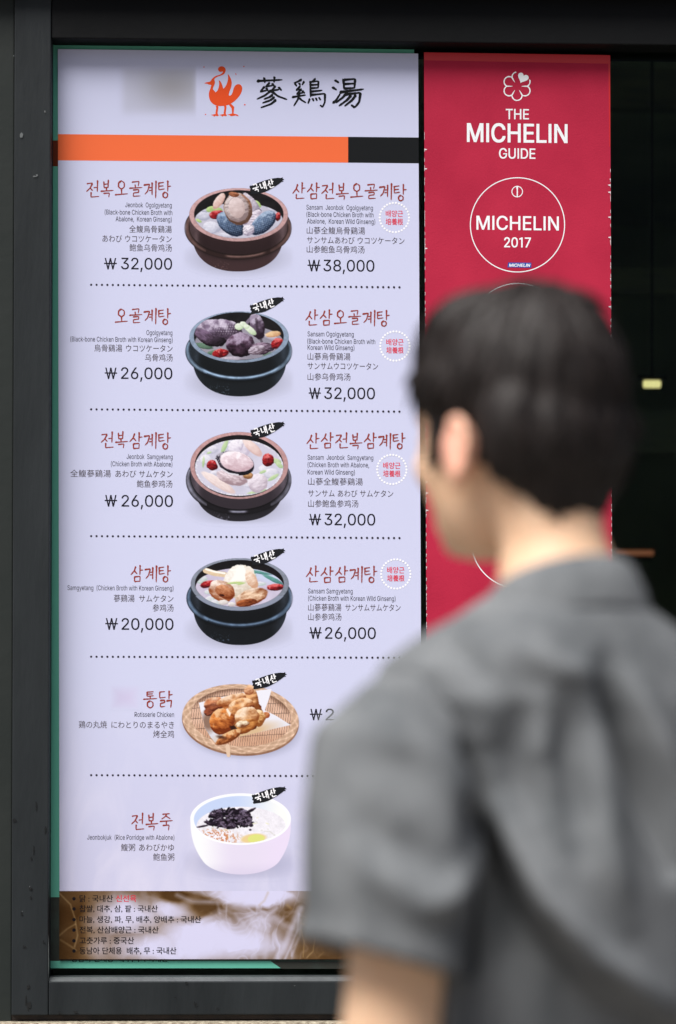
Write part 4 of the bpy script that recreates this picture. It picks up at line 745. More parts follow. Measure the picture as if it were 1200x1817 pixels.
g.blob(640, 625, 110, 34, -10, (90,36,14), (190,110,66), 353, .05, .8, .1, mi)
bits(g, [(530,432,70,10,-4),(590,440,40,8,-12)], (206,224,150), (160,190,120), 361, mi)
bits(g, [(420,620,50,24,0),(500,640,40,20,0)], (246,244,240), (190,180,180), 371, mi)
g.put(g.ell(575,452,472,250)*(1-g.ell(573,438,432,230))*(g.Y>560), (138,146,166))
o_ = g.finish('dish_picture', menu); badge(o_, 445, 972.5)
# 5: roast chicken on a woven bamboo tray
g = Pic(310, 1180, 236, 176, 5.0)
T = 4
g.put(g.ell(600, 560, 500, 262, T, 2, 70) * .5, (112, 112, 136))
g.put(g.ell(585, 500, 520, 306, T) , np.array((150,112,88)) + 40 * (fbm(g.X * .03, g.Y * .03, 3)[..., None] - .5))
d_, u_, v_ = g.ed(585, 478, 518, 308, T)
th = np.arctan2(v_, u_)
wv = np.abs(np.sin(th * 11 + d_ * 26)); wv2 = np.abs(np.sin(th * 11 - d_ * 26 + 1.2))
rimc = np.array((198,164,138)) + ((fbm(g.X * .05, g.Y * .05, 8) - .5) * 46)[..., None] + (sm(.75, .98, wv) * 20 - sm(.0, .16, .16 - wv) * 10 + sm(.82, .98, wv2) * 14)[..., None]
g.put(g.ell(585, 478, 518, 308, T), rimc)
mi = g.ell(590, 466, 448, 256, T)
sx = g.X + .12 * (g.Y - 460)
sl_ = np.abs(np.sin(sx * math.pi / 21)); hz = np.abs(((g.Y - 440 + .06 * g.X) / 92) % 1 - .5)
inc = np.array((222,182,158)) + ((fbm(g.X * .02, g.Y * .02, 12) - .5) * 40)[..., None]
inc = inc * (1 - .55 * (1 - sm(.12, .42, sl_))[..., None]) * (1 - .28 * (hz < .045)[..., None])
g.put(mi, inc)
g.put(mi * sm(.82, 1.0, g.ed(590, 466, 448, 256, T)[0]) * sm(-.1, -.5, v_) * .65, (96, 66, 50))
g.put(mi * sm(.1, .6, v_) * .25, (170, 110, 70))
pw = g.pol([(215,335),(400,290),(620,240),(862,212),(838,300),(800,402),(900,450),(1030,532),(800,585),(560,640),(440,690),(380,712),(320,640),(270,560)])
g.put(pw, np.array((236,236,246)) - 22 * sm(400, 700, g.Y)[..., None])
g.put(g.ell(640, 600, 240, 60, -14, 2, 60) * pw * .7, (214, 170, 110))
g.put(g.ell(300, 500, 60, 90, 0, 2, 50) * pw * .8, (120, 84, 62))
OR = ((112,48,18), (236,172,112))
g.blob(560, 450, 230, 170, -12, (86,36,14), (206,128,70), 400, .03, .6, .1)
g.blob(350, 350, 90, 66, -12, (92,38,22), (214,134,90), 401, .022, .7, .08, None, (246,214,184))
g.blob(300, 420, 40, 34, 0, (70,30,20), (170,90,60), 402, .05, .7, .1)
g.blob(520, 310, 150, 52, -14, (140,70,30), (242,190,140), 403, .022, .7, .08, None, (252,226,200))
g.blob(690, 300, 52, 128, -14, (130,70,32), (236,180,126), 404, .022, .7, .07, None, (250,220,190))
g.blob(660, 230, 46, 34, 0, (150,84,50), (240,190,150), 405, .05, .6, .1)
g.blob(590, 380, 122, 84, -18, *OR, 406, .022, .7, .07, None, (252,222,186))
g.blob(810, 445, 36, 30, -10, (140,64,30), (230,160,110), 411, .05, .6, .1)
g.blob(740, 470, 66, 76, 10, (140,80,36), (244,196,130), 407, .06, .8, .1, None, (254,234,200))
g.blob(640, 460, 110, 88, -12, (140,76,36), (244,196,146), 408, .022, .8, .08, None, (254,236,214))
g.blob(620, 545, 120, 56, -20, (130,66,24), (232,164,92), 409, .022, .7, .1)
g.blob(420, 500, 108, 118, 18, (116,48,16), (228,140,70), 410, .035, .7, .05, None, (246,206,160))
g.put(g.pol([(470,385),(500,430),(488,460),(455,390)], 8), (250,232,214))
g.put(g.pol([(488,545),(530,535),(560,570),(545,590),(505,575)], 10), (48,26,18))
g.blob(480, 640, 128, 44, -28, (110,52,20), (216,140,84), 412, .06, .8, .06, None, (240,200,150))
g.put(g.ell(415, 640, 40, 14, 10, 2, 14) * .8, (60,30,20))
g.blob(600, 525, 60, 30, -10, (120,70,40), (250,236,206), 413, .05, 1.0, .2)
g.put(g.seg([(470,720),(480,800)], 18), np.array((226,196,170)) - 50 * (np.abs(np.sin(g.X * .35)) < .3)[..., None])
o_ = g.finish('dish_picture', menu); badge(o_, 447.5, 1192)
# 6: white bowl of rice porridge
g = Pic(320, 1380, 206, 186, 5.4545)
g.put(g.ell(620, 820, 440, 140, 0, 2, 150) * .55, (140, 140, 170))
mb = np.zeros_like(g.X)
for t in np.linspace(0, 1, 24): mb = np.maximum(mb, g.ell(585 + 5 * t, 400 + 345 * t, 487 - 95 * t ** 2.6, 250 - 58 * t))
u_ = ((g.X - 585) / 487)[..., None]; k_ = sm(.1, .9, np.abs(u_ + .0))
g.put(mb, np.array((228,220,240)) * (1 - k_) + np.where(u_ < 0, 1, 0) * k_ * np.array((246,248,250)) + np.where(u_ >= 0, 1, 0) * k_ * np.array((232,220,244)))
g.put(mb * sm(800, 935, g.Y) * .25, (190,180,214))
g.put(g.ell(585, 400, 487, 250), (248,250,254))
mi = g.ell(588, 404, 456, 228)
g.put(mi, np.array((196,212,244)) * (1 - sm(-.2, .9, u_)) + np.array((246,248,246)) * sm(-.2, .9, u_))
ms = g.ell(590, 468, 432, 188) * mi
g.put(ms, np.array((238,236,244)) + 26 * (fbm(g.X * .03, g.Y * .03, 5)[..., None] - .55) + 18 * (fbm(g.X * .12, g.Y * .12, 7)[..., None] - .5))
for i in range(26):
    rg = random.Random(i + 50); a = rg.uniform(0, 6.28); r_ = rg.uniform(.2, .95)
    g.put(g.ell(590 + 420 * r_ * math.cos(a), 468 + 178 * r_ * math.sin(a), rg.uniform(8, 30), rg.uniform(4, 10), rg.uniform(-40, 40)) * ms * .5, (206, 206, 196) if i % 3 else (226, 226, 170))
sp = sm(.5, .6, fbm(g.X * .07, g.Y * .07, 17)) * g.ell(380, 570, 190, 66, 6, 2, 50) * ms
g.put(sp, np.array((206,140,100)) + 70 * (fbm(g.X * .2, g.Y * .2, 19)[..., None] - .5))
g.put(g.ell(710, 588, 122, 46, -6, 2, 14) * ms, (232,206,150)); g.put(g.ell(735, 590, 82, 42, -4) * ms, (222,226,130))
for i, (x, y, rx, ry, ro) in enumerate([(360,320,60,16,-12),(380,350,60,40,0),(330,370,50,24,10),(470,350,90,40,5),(520,340,80,44,0),(580,320,50,24,-10),(620,350,60,40,10),(680,320,50,14,-28),(640,400,56,50,0),(560,420,80,40,0),(450,440,90,50,0),(380,440,80,44,0),(310,440,60,26,0),(250,430,22,12,10),(215,470,60,9,-10),(480,470,60,26,0),(620,460,40,24,0),(685,460,20,18,0),(690,432,24,10,0),(678,505,11,9,0)]):
    g.blob(x, y, rx, ry, ro, (18,10,20), (70,56,74), 600 + i, .12, .9, .25, mi, (150,140,168) if i % 3 == 0 else None)
rg = random.Random(77)
for i in range(120):
    a = rg.uniform(0, 6.28); r_ = rg.random() ** .6; x = 470 + 215 * r_ * math.cos(a) + rg.uniform(-20, 20); y = 395 + 92 * r_ * math.sin(a); l_0 = rg.uniform(10, 34)
    kk = rg.choice([(12,8,14), (34,26,38), (70,58,76), (104,92,112), (20,14,24)])
    g.put(g.ell(x, y, l_0, rg.uniform(4, 11), rg.uniform(-60, 60), 5) * mi, kk)
o_ = g.finish('dish_picture', menu); badge(o_, 447, 1395)

g = Pic(195, 100, 170, 125, 1.0, 2.0)
mk = g.ell(283, 0, 1, 1) if False else sm(8, 34, g.X) * (1 - sm(150, 156, g.X)) * sm(8, 30, g.Y) * (1 - sm(88, 118, g.Y))
g.put(mk * (.25 + .6 * np.exp(-(((g.X - 110) / 62) ** 2 + ((g.Y - 55) / 40) ** 2))), (150, 148, 150)); g.finish('faded_print', menu)  # soft smudge added in place of blurred-out lettering
g = Pic(190, 1210, 64, 56, 1.0, 2.0)
g.put(sm(4, 9, g.X) * (1 - sm(58, 61, g.X)) * sm(4, 9, g.Y) * (1 - sm(44, 50, g.Y)) * .6, np.array((196, 184, 216)) + 14 * (sm(0, 60, g.X)[..., None])); g.finish('faded_print', menu)
# brown band with steam along the foot of the sheet
g = Pic(105.5, 1581, 642, 121, 1.0, 0.95); X, Y = g.X, g.Y
wx = (fbm(X / 90, Y / 70, 3) - .5) * 110; wy = (fbm(X / 80, Y / 60, 8) - .5) * 90
den = np.zeros_like(X)
for (cx, cy, rx, ry, k) in [(120,45,75,50,.9),(215,35,90,34,.8),(250,85,120,48,1.0),(180,100,110,40,.9),(330,6,120,26,1.1),(300,95,110,40,.9),(345,60,60,50,.6),(85,95,50,40,.55),(420,60,26,46,.35),(385,95,40,40,.6),(265,14,60,20,.5)]:
    den = np.maximum(den, k * np.exp(-(((X + wx * .45 - cx) / rx) ** 2 + ((Y + wy * .35 - cy) / ry) ** 2) * 1.1))
fil = 1 - np.abs(fbm((X + wx) / 46, (Y + wy) / 30, 31, 4) * 2 - 1) * 4.2
fil = np.clip(fil, 0, 1) ** 1.2 * np.exp(-((X - 330) / 190.) ** 2) * .16
fl2 = 1 - np.abs(fbm((X * 1.4 + Y * .55 + wx) / 34, (Y - X * .4) / 90, 41, 3) * 2 - 1) * 5
fil = np.maximum(fil, np.clip(fl2, 0, 1) ** 1.5 * np.exp(-((X - 400) / 80.) ** 2) * .16)
den = np.clip(den * (.74 + .55 * fbm((X + wx) / 60, (Y + wy) / 45, 17)) + fil * .8, 0, 1)
hole = np.exp(-(((X - 255) / 34) ** 2 + ((Y - 28) / 16) ** 2)) + np.exp(-(((X - 205) / 22) ** 2 + ((Y - 10) / 10) ** 2)) + .8 * np.exp(-(((X - 18) / 24) ** 2 + ((Y - 88) / 18) ** 2)) + np.exp(-(((X - 12) / 22) ** 2 + ((Y - 26) / 26) ** 2))
den = np.clip(den - hole * .8, 0, 1)
t = sm(.04, .92, den)[..., None]; t2 = sm(0, .3, den)[..., None] * (1 - t)
brown = np.array((84,58,30)) + 26 * (fbm(X / 60, Y / 40, 55)[..., None] - .5) * 2
c = brown * (1 - t) + np.array((214,212,240)) * t + t2 * np.array((50,38,16)) * .3
g.put(np.ones_like(X), c)
def wisp(pts, r, soft, al, col):
    m = g.seg([(x - 105.5 + 2.5 * math.sin(y * .11 + x * .05), y - 1581) for x, y in pts], r, soft); g.put(m * al * .82 * (.5 + .6 * fbm(X / 18, Y / 18, 91)), col)
LV, TN = (214, 211, 236), (176, 146, 98)
for pts, r, so, al, col in [([(494,1702),(506,1676),(520,1645),(534,1611)], 5, 7, .75, LV), ([(508,1702),(516,1680),(527,1650),(533,1622)], 2, 3, .7, LV), ([(520,1696),(530,1660),(536,1632)], 2, 4, .5, LV), ([(466,1632),(485,1628),(505,1640),(518,1648)], 6, 9, .6, LV),
    ([(535,1638),(552,1648),(561,1666),(556,1688),(544,1699)], .8, 1.6, .8, TN), ([(533,1650),(541,1672),(538,1698)], .8, 2, .7, TN), ([(456,1600),(462,1616),(474,1623),(489,1612)], 3, 5, .55, LV), ([(476,1584),(472,1598),(463,1606)], 1.5, 4, .5, TN), ([(312,1588),(345,1600),(395,1601),(432,1594),(440,1583)], 3, 8, .7, LV),
    ([(385,1604),(392,1625),(400,1652)], 2, 6, .5, LV), ([(400,1604),(404,1630),(412,1660)], 1, 3, .5, LV), ([(352,1640),(385,1622),(415,1612),(440,1618),(452,1640)], 5, 12, .6, LV), ([(452,1584),(459,1606),(455,1622),(444,1612)], 1.5, 4, .7, LV), ([(420,1622),(440,1650),(452,1700)], 2, 7, .45, LV), ([(470,1640),(476,1670),(470,1700)], 3, 8, .45, LV), ([(107,1585),(124,1605),(135,1630),(136,1660),(132,1680)], 1, 3, .6, (214,186,140)), ([(107,1660),(122,1648),(136,1640)], 1, 3, .6, (214,186,140)), ([(107,1668),(126,1680),(136,1686)], 1, 4, .5, (214,186,140)), ([(563,1698),(572,1690)], 1, 3, .5, TN), ([(508,1606),(514,1612)], 2, 4, .5, TN)]: wisp(pts, r, so, al, col)
band = g.finish('smoke_band', menu, fade=False)
k = Ink(); kr = Ink()
for (t, x1, y) in [('닭 : 국내산', 200.5, 1594.5), ('찹쌀, 대추, 삼, 팥 : 국내산', 280, 1612.5), ('마늘, 생강, 파, 무, 배추, 양배추 : 국내산', 357, 1631.5), ('전복, 산삼배양근 : 국내산', 281.5, 1650), ('고춧가루 : 중국산', 238, 1669), ('동남아 단체용  배추, 무 : 국내산', 313, 1687)]:
    k.text(t, 141.5, x1, y + 5, 13.6, .012); k.disc(131.5, y + .3, 3.1, 12)
kr.text('신선육', 206, 242, 1599.3, 13.6, .012)
k.build('ingredient_list', k_list, band); kr.build('list_note', k_listred, band)

# ------------------------------------------------------------------ second copy of the menu with green-glass tint painted in, peeping out left and below
YB = -0.0014
c1 = P(430, 1718, YB)
back = empty('backing_poster', (c1.x, YB, c1.z), 'faded teal poster against the glass, only its rim showing round the lavender menu', 'poster')
slab('sheet', [(89.5, 79), (735, 88), (735, 1718), (86, 1718)], YB, 0.0012, m_backpaper, back)
quad('colour_stripe', [(85, 249), (690, 254), (690, 300), (85, 295)], YB, 0.0001, m_backorange, back)
quad('smoke_band', [(84, 1592), (700, 1592), (700, 1705), (84, 1705)], YB, 0.0001, m_backdark, back)
quad('smoke_band', [(480, 1705.2), (735, 1705.2), (735, 1719), (500, 1719)], YB, 0.0001, m_backdark, back)
k = Ink(); k.text('동남아 단체용  배추, 무 : 국내산', 127, 298, 1706, 13.6, .012); k.build('ingredient_list', k_list, back, YB)

# ------------------------------------------------------------------ red banner
YR = -0.009
c2 = P(920, 1240, YR)
banner = empty('guide_banner', (c2.x, YR, c2.z), 'tall red restaurant guide banner with white flower, circles and worn white edges', 'banner')
m_red = noise_mat('red_vinyl', tuple(lin((176, 40, 66))), tuple(lin((164, 34, 60))), 8, 0.55, 0.15, spec=0.1, bscale=400)
m_redtape = mat('red_tape', tuple(lin((190, 32, 35))), 0.35); m_worn = mat('worn_white_edge', (.72, .66, .68), 0.7)
k_bwhite = mat('banner_white_ink', (.80, .83, .85), 0.5, .25)
red_sheet = slab('sheet', [(752.5, 93), (1083, 98), (1087, 1246), (757.5, 1246)], YR, 0.0012, m_red, banner)
quad('tape_strip', [(752.5, 92.8), (1083, 97.8), (1083.2, 113), (752.8, 107)], YR, 0.0002, m_redtape, banner)
quad('tape_strip', [(1079.8, 113.2), (1083, 113.2), (1083.3, 260), (1081.5, 260)], YR, 0.0002, m_redtape, banner)
k = Ink(); rg = random.Random(9)
for side in (0, 1):
    y = 300 if side else 235
    while y < 1240:
        x = (1083 + 4 * (y - 98) / 1148) if side else (752.5 + 5 * (y - 93) / 1153); s_ = -1 if side else 1
        L_ = rg.choice([1.2, 1.6, 2.2, 3, 7, 2]) if rg.random() < .9 else 0; W_ = rg.uniform(.5, 2.2) if side else rg.uniform(.5, 1.6)
        if not side: W_ *= .55 + .45 * (y > 420)
        if L_ > 5: W_ = min(W_, 1.2) * 1; k.poly([(x, y), (x + s_ * 5.0, y + 1.0), (x + s_ * 4, y + 2.2), (x, y + 3)])
        else: k.poly([(x, y), (x + s_ * W_, y + L_ * .3), (x + s_ * W_ * .7, y + L_), (x, y + L_ * 1.3)])
        k.poly([(x, y - 1), (x + s_ * .55, y), (x + s_ * .55, y + 5), (x, y + 6)])
        y += rg.uniform(3, 24)
absorb(red_sheet, k.build('mark', m_worn, banner, YR))
k = Ink(); fx, fy = 917.7, 153.0
def petal(ang, a0, a1):
    a = R(ang); pts = []
    for i in range(25):
        t = R(a0 + (a1 - a0) * i / 24); lx, ly = 9.0 * math.sin(t), -(16.2 + 9.0 * math.cos(t))
        pts.append((fx + lx * math.cos(a) - ly * math.sin(a), fy + lx * math.sin(a) + ly * math.cos(a)))
    k.stroke(pts, 2.3, 1, 1.0, 1.0)
for an in (120, 180, 240, 300): petal(an, -94, 94)
petal(0, -94, -8); petal(60, 8, 94)
for an in (90, 150, 210, 270, 330):
    a = R(an); k.poly([(fx + r_ * math.sin(a) + w_ * math.cos(a), fy - r_ * math.cos(a) + w_ * math.sin(a)) for r_, w_ in ((18.6, 1.2), (14, 1.0), (8, .3), (8, -.3), (14, -1.0), (18.6, -1.2))])
hc = (928.0, 138.0); hp = []
for i in range(28):
    t = 2 * math.pi * i / 28; x = 16 * math.sin(t) ** 3; y = -(13 * math.cos(t) - 5 * math.cos(2 * t) - 2 * math.cos(3 * t) - math.cos(4 * t))
    a = R(24); hp.append((hc[0] + .62 * (x * math.cos(a) - y * math.sin(a)), hc[1] + .62 * (x * math.sin(a) + y * math.cos(a))))
k.poly(hp)
k.build('flower_emblem', k_bwhite, banner, YR)
k = Ink(); k.text('THE', 898, 938.5, 211.5, 25.6, .012); k.text('MICHELIN', 829.5, 1006.5, 252.4, 46.5, .017); k.text('GUIDE', 886, 950, 281.3, 25.6, .012)
k.build('banner_heading', k_bwhite, banner, YR)
for i, cy in enumerate((399.0, 586.5, 774, 960)):
    k = Ink(); k.ring(918.5 + i * .6, cy, 83.6, 1.7, 128)
    k.ring(918 + i * .6, cy - 59, 9.4, 1.5, 40); cx_ = 918 + i * .6
    k.poly([(cx_ - 1.0, cy - 50), (cx_ - .8, cy - 62), (cx_ - 1.8, cy - 66), (cx_ - .4, cy - 70), (cx_ + 1.6, cy - 67), (cx_ + 1.2, cy - 62), (cx_ + 1.2, cy - 50)])
    if i == 0:
        k.text('MICHELIN', 846, 991.5, 408, 34.8, .011); k.text('2017', 895, 942, 438.8, 24.8, .013)
    r_ = k.build('award_circle', k_bwhite, banner, YR)
    if i == 0:
        quad('brand_plate', [(902, 465.6), (943, 466.2), (943, 475.0), (900.5, 474.4)], YR, 0.00016, k_blue, r_)
        k = Ink(); k.text('MICHELIN', 903.5, 940, 473.2, 7.4, .03, italic=.2); k.build('plate_text', k_white, r_, YR, 0.0003)

# ------------------------------------------------------------------ the man in front, back to the viewer
BX, BY = 0.258, -1.90
TH = R(26); BL = np.array((-math.cos(TH), -math.sin(TH), 0)); BF = np.array((-math.sin(TH), math.cos(TH), 0)); UP = np.array((0, 0, 1.0))
HT = R(36.5); HL = np.array((-math.cos(HT), -math.sin(HT), 0)); HF = np.array((-math.sin(HT), math.cos(HT), 0))
B0 = np.array((BX, BY, 0.0)); H0 = np.array((0.231, -1.876, 1.604))
def Bp(l, f, z): return B0 + BL * l + BF * f + UP * z
def Hp(l, f, z): return H0 + HL * l + HF * f + UP * z
def loft(rings, n=28, cap=True):
    """rings: (centre, axis_u, axis_v, ru, rv[, power])"""
    V, Fc = [], []
    for r in rings:
        c, u, v, ru, rv = r[:5]; pw = r[5] if len(r) > 5 else 2.0
        for i in range(n):
            a = 2 * math.pi * i / n; ca, sa = math.cos(a), math.sin(a)
            x = math.copysign(abs(ca) ** (2 / pw), ca); y = math.copysign(abs(sa) ** (2 / pw), sa)
            V.append(c + u * ru * x + v * rv * y)
    m = len(rings)
    for j in range(m - 1):
        for i in range(n):
            Fc.append((j * n + i, j * n + (i + 1) % n, (j + 1) * n + (i + 1) % n, (j + 1) * n + i))
    if cap: Fc.append(tuple(range(n))[::-1]); Fc.append(tuple((m - 1) * n + i for i in range(n)))
    return V, Fc
def tube(pts, n=20):
    """pts: (point, radius) chain with rounded ends"""
    C = [np.array(p, float) for p, r in pts]; out = []
    for i, (p, r) in enumerate(pts):
        d = C[min(i + 1, len(C) - 1)] - C[max(i - 1, 0)]; d /= np.linalg.norm(d)
        u = np.cross(d, (0.31, 0.9, 0.1)); u /= np.linalg.norm(u); v = np.cross(d, u)
        if i == 0: out += [(C[0] - d * r * .8, u, v, r * .5, r * .5), (C[0] - d * r * .45, u, v, r * .87, r * .87)]
        out.append((C[i], u, v, r, r))
        if i == len(C) - 1: out += [(C[i] + d * r * .45, u, v, r * .87, r * .87), (C[i] + d * r * .8, u, v, r * .5, r * .5)]
    return loft(out, n)
def ball(c, u, v, w_, ru, rv, rw, n=24):
    V, Fc = loft([(c + w_ * rw * math.sin(t), u, v, ru * math.cos(t), rv * math.cos(t)) for t in np.linspace(-1.5, 1.5, 17)], n)
    return V, Fc
def union(parts, voxel, smooth=4):
    V, Fc = [], []
    for v, f in parts:
        b = len(V); V += [tuple(p) for p in v]; Fc += [tuple(i + b for i in q) for q in f]
    me = bpy.data.meshes.new('tmp'); me.from_pydata(V, [], Fc)
    bm = bmesh.new(); bm.from_mesh(me)
    # make every shell face outwards
    bmesh.ops.recalc_face_normals(bm, faces=bm.faces[:]); bm.to_mesh(me); bm.free()
    o = bpy.data.objects.new('tmp', me); COL.objects.link(o)
    md = o.modifiers.new('r', 'REMESH'); md.mode = 'VOXEL'; md.voxel_size = voxel
    if smooth: m2 = o.modifiers.new('s', 'SMOOTH'); m2.factor = .5; m2.iterations = smooth
    m = bpy.data.meshes.new_from_object(o.evaluated_get(bpy.context.evaluated_depsgraph_get()))
    bpy.data.objects.remove(o); bpy.data.meshes.remove(me)
    return m
def coords(me):
    a = np.zeros(len(me.vertices) * 3, np.float32); me.vertices.foreach_get('co', a); return a.reshape(-1, 3).astype(float)
def normals(me):
    a = np.zeros(len(me.vertices) * 3, np.float32); me.vertices.foreach_get('normal', a); return a.reshape(-1, 3).astype(float)
def setco(me, a): me.vertices.foreach_set('co', a.astype(np.float32).ravel()); me.update()
def n3(p, sx, sy, sz, seed):   # cheap 3-D noise out of plane noises
    return (fbm(p[:, 0] * sx + p[:, 2] * sz * .37, p[:, 2] * sz + p[:, 1] * sy * .41, seed, 3) + fbm(p[:, 1] * sy + 5, p[:, 2] * sz + p[:, 0] * sx * .3, seed + 7, 3)) - 1.0
person = empty('person', (BX, BY, 0.0), 'man seen from behind in a charcoal short-sleeved shirt looking at the menu', 'person')

# skin materials
m_skin = noise_mat('skin', (0.84, 0.56, 0.37), (0.76, 0.48, 0.30), 25, 0.5, 0.1, spec=0.35)
_b = m_skin.node_tree.nodes['Principled BSDF']; _b.inputs['Subsurface Weight'].default_value = 0.12; _b.inputs['Subsurface Radius'].default_value = (0.012, 0.005, 0.003); _b.inputs['Subsurface Scale'].default_value = 1.0
parts = []
# head: cranium, face, jaw, chin, nose, lips, brow, cheeks
parts += [ball(Hp(0, -.012, .043), HL, HF, UP, .066, .082, .079), ball(Hp(0, .036, -.004), HL, HF, UP, .064, .060, .086), ball(Hp(0, .05, -.045), HL, HF, UP, .046, .044, .044),
          ball(Hp(0, .078, -.068), HL, HF, UP, .022, .016, .017), ball(Hp(0, .078, .04), HL, HF, UP, .054, .018, .020), ball(Hp(0, .062, .018), HL, HF, UP, .062, .026, .026),
          ball(Hp(.042, .066, -.005), HL, HF, UP, .02, .02, .022), ball(Hp(-.042, .066, -.005), HL, HF, UP, .02, .02, .022),
          tube([(Hp(0, .092, .028), .008), (Hp(0, .104, .002), .010), (Hp(0, .108, -.010), .0125)], 12),
          ball(Hp(.011, .098, -.012), HL, HF, UP, .008, .009, .007), ball(Hp(-.011, .098, -.012), HL, HF, UP, .008, .009, .007),
          ball(Hp(0, .092, -.034), HL, HF, UP, .021, .009, .0055), ball(Hp(0, .090, -.043), HL, HF, UP, .019, .009, .006)]
for sg in (1, -1):      # ears with a rim
    parts += [ball(Hp(sg * .076, -.004, .002), HL * .93 - HF * .36 * sg, HF * .93 + HL * .36 * sg, UP, .007, .0185, .029, 16)]
    rim_ = [Hp(sg * (.079 + .006 * (a_ > 0) ), -.005 - .0175 * math.sin(a_ * 1.0) , .003 + .027 * math.cos(a_)) for a_ in np.linspace(-.6, 2.9, 9)]
    parts += [tube([(p_, .0048) for p_ in rim_], 10), ball(Hp(sg * .074, .004, -.026), HL, HF, UP, .006, .008, .010, 12)]
# neck and torso under the shirt
nk0 = Hp(0, -.028, -.03); nk1 = Bp(0, -.012, 1.48)
parts += [tube([(nk0 + UP * .02, .050), (nk0 * .5 + nk1 * .5, .0465), (nk1, .057), (Bp(0, -.005, 1.43), .072)], 24)]
parts += [loft([(Bp(0, .05 * min(1, max(0, 1.41 - z) / .12) * (z > .95), z), BL, BF, a, b) for z, a, b in [(1.43, .08, .05), (1.39, .12, .06), (1.33, .115, .05), (1.22, .10, .040), (1.08, .10, .040), (.98, .115, .06), (.90, .165, .10), (.84, .155, .095)]])]
# arms
for sg in (1, -1):
    parts += [tube([(Bp(sg * .146, .006, 1.37), .030), (Bp(sg * .166, .004, 1.29), .030), (Bp(sg * .179, -.038, 1.18), .041), (Bp(sg * .186, -.036, 1.10), .041), (Bp(sg * .193, -.008, 1.02), .040), (Bp(sg * .202, .026, .93), .033), (Bp(sg * .206, .050, .855), .0255)], 24)]
    hc_ = Bp(sg * .207, .066, .80); hd = (Bp(sg * .206, .050, .855) - hc_); hd /= np.linalg.norm(hd)
    pu = BL * sg; pv = np.cross(hd, pu)      # palm faces the thigh: thin across pu, wide along pv
    parts += [loft([(hc_ + hd * t, pu, pv, a, b) for t, a, b in [(.055, .02, .025), (.03, .0155, .034), (0, .0145, .040), (-.03, .013, .041), (-.044, .011, .038)]], 20)]
    for i_, (o_f, ln) in enumerate([(-.031, .058), (-.0105, .072), (.0105, .078), (.031, .070)]):
        p0 = hc_ - hd * .036 + pv * o_f; q1 = p0 - hd * ln * .45 - pu * .006; q2 = q1 - hd * ln * .32 - pu * .012; q3 = q2 - hd * ln * .22 - pu * .014
        parts += [tube([(p0, .0092), (q1, .0088), (q2, .0082), (q3, .007)], 10)]
    th0 = hc_ + hd * .022 + pv * .030 * (1 if np.dot(pv, BF) > 0 else -1); tv = pv * (1 if np.dot(pv, BF) > 0 else -1)
    parts += [tube([(th0, .0125), (th0 - hd * .026 + tv * .018 - pu * .006, .0105), (th0 - hd * .052 + tv * .022 - pu * .012, .0085)], 10)]
# legs
for sg in (1, -1):
    parts += [tube([(Bp(sg * .09, 0, .86), .085), (Bp(sg * .095, .004, .66), .073), (Bp(sg * .097, .005, .50), .054), (Bp(sg * .098, -.008, .36), .052), (Bp(sg * .10, -.012, .22), .042), (Bp(sg * .10, -.012, .09), .034)], 24),
              tube([(Bp(sg * .10, -.03, .045), .034), (Bp(sg * .104, .05, .04), .034), (Bp(sg * .11, .13, .03), .026)], 16)]
mb_ = union(parts, 0.0042, 4)
# eye sockets and a mouth line pressed into the face
co = coords(mb_)
for sg in (1, -1):
    d_ = np.linalg.norm(co - Hp(sg * .031, .094, .020), axis=1); co -= np.outer(np.exp(-(d_ / .013) ** 2) * .003, HF)
d_ = np.abs((co - Hp(0, 0, -.0385)) @ UP); lt = np.abs((co - H0) @ HL); fw = (co - H0) @ HF
co -= np.outer(np.exp(-(d_ / .0025) ** 2) * np.exp(-(lt / .018) ** 4) * (fw > .07) * .004, HF)
setco(mb_, co)
for p_ in mb_.polygons: p_.use_smooth = True
at_ = mb_.color_attributes.new('Flush', 'FLOAT_COLOR', 'POINT'); fl_ = np.zeros((len(co), 4), np.float32)  # ear redness: skin flush plus light shining through, put into the colour
for sg in (1, -1): fl_[:, 0] = np.maximum(fl_[:, 0], np.exp(-(np.linalg.norm((co - Hp(sg * .082, -.006, .004)) / np.array((.022, .022, .034)), axis=1)) ** 4))
at_.data.foreach_set('color', fl_.ravel())
n_, l_, b_ = nodes(m_skin); ca_ = n_.new('ShaderNodeAttribute'); ca_.attribute_name = 'Flush'; cm_ = n_.new('ShaderNodeMix'); cm_.data_type = 'RGBA'
src_ = b_.inputs['Base Color'].links[0].from_socket; sr_ = n_.new('ShaderNodeSeparateColor'); l_.new(ca_.outputs['Color'], sr_.inputs[0])
l_.new(sr_.outputs[0], cm_.inputs['Factor']); l_.new(src_, cm_.inputs['A']); cm_.inputs['B'].default_value = (.84, .42, .31, 1); l_.new(cm_.outputs['Result'], b_.inputs['Base Color'])
body = link('body', mb_, m_skin, person)
m_eye = mat('eye_white', (.75, .73, .7), .2); m_iris = mat('iris', (.03, .02, .015), .15)
for sg in (1, -1):
    v, f = ball(Hp(sg * .031, .0795, .020), HL, HF, UP, .0115, .0115, .0115, 16); e_ = pyobj('eye', v, f, m_eye, person, True)
    v, f = ball(Hp(sg * .031, .0875, .020), HL, HF, UP, .0052, .0045, .0052, 14); pyobj('iris', v, f, m_iris, e_, True)
    v, f = tube([(Hp(sg * .014, .094, .040), .0032), (Hp(sg * .03, .0945, .044), .0036), (Hp(sg * .048, .084, .040), .0028)], 8); pyobj('eyebrow', v, f, m_iris, person, True)

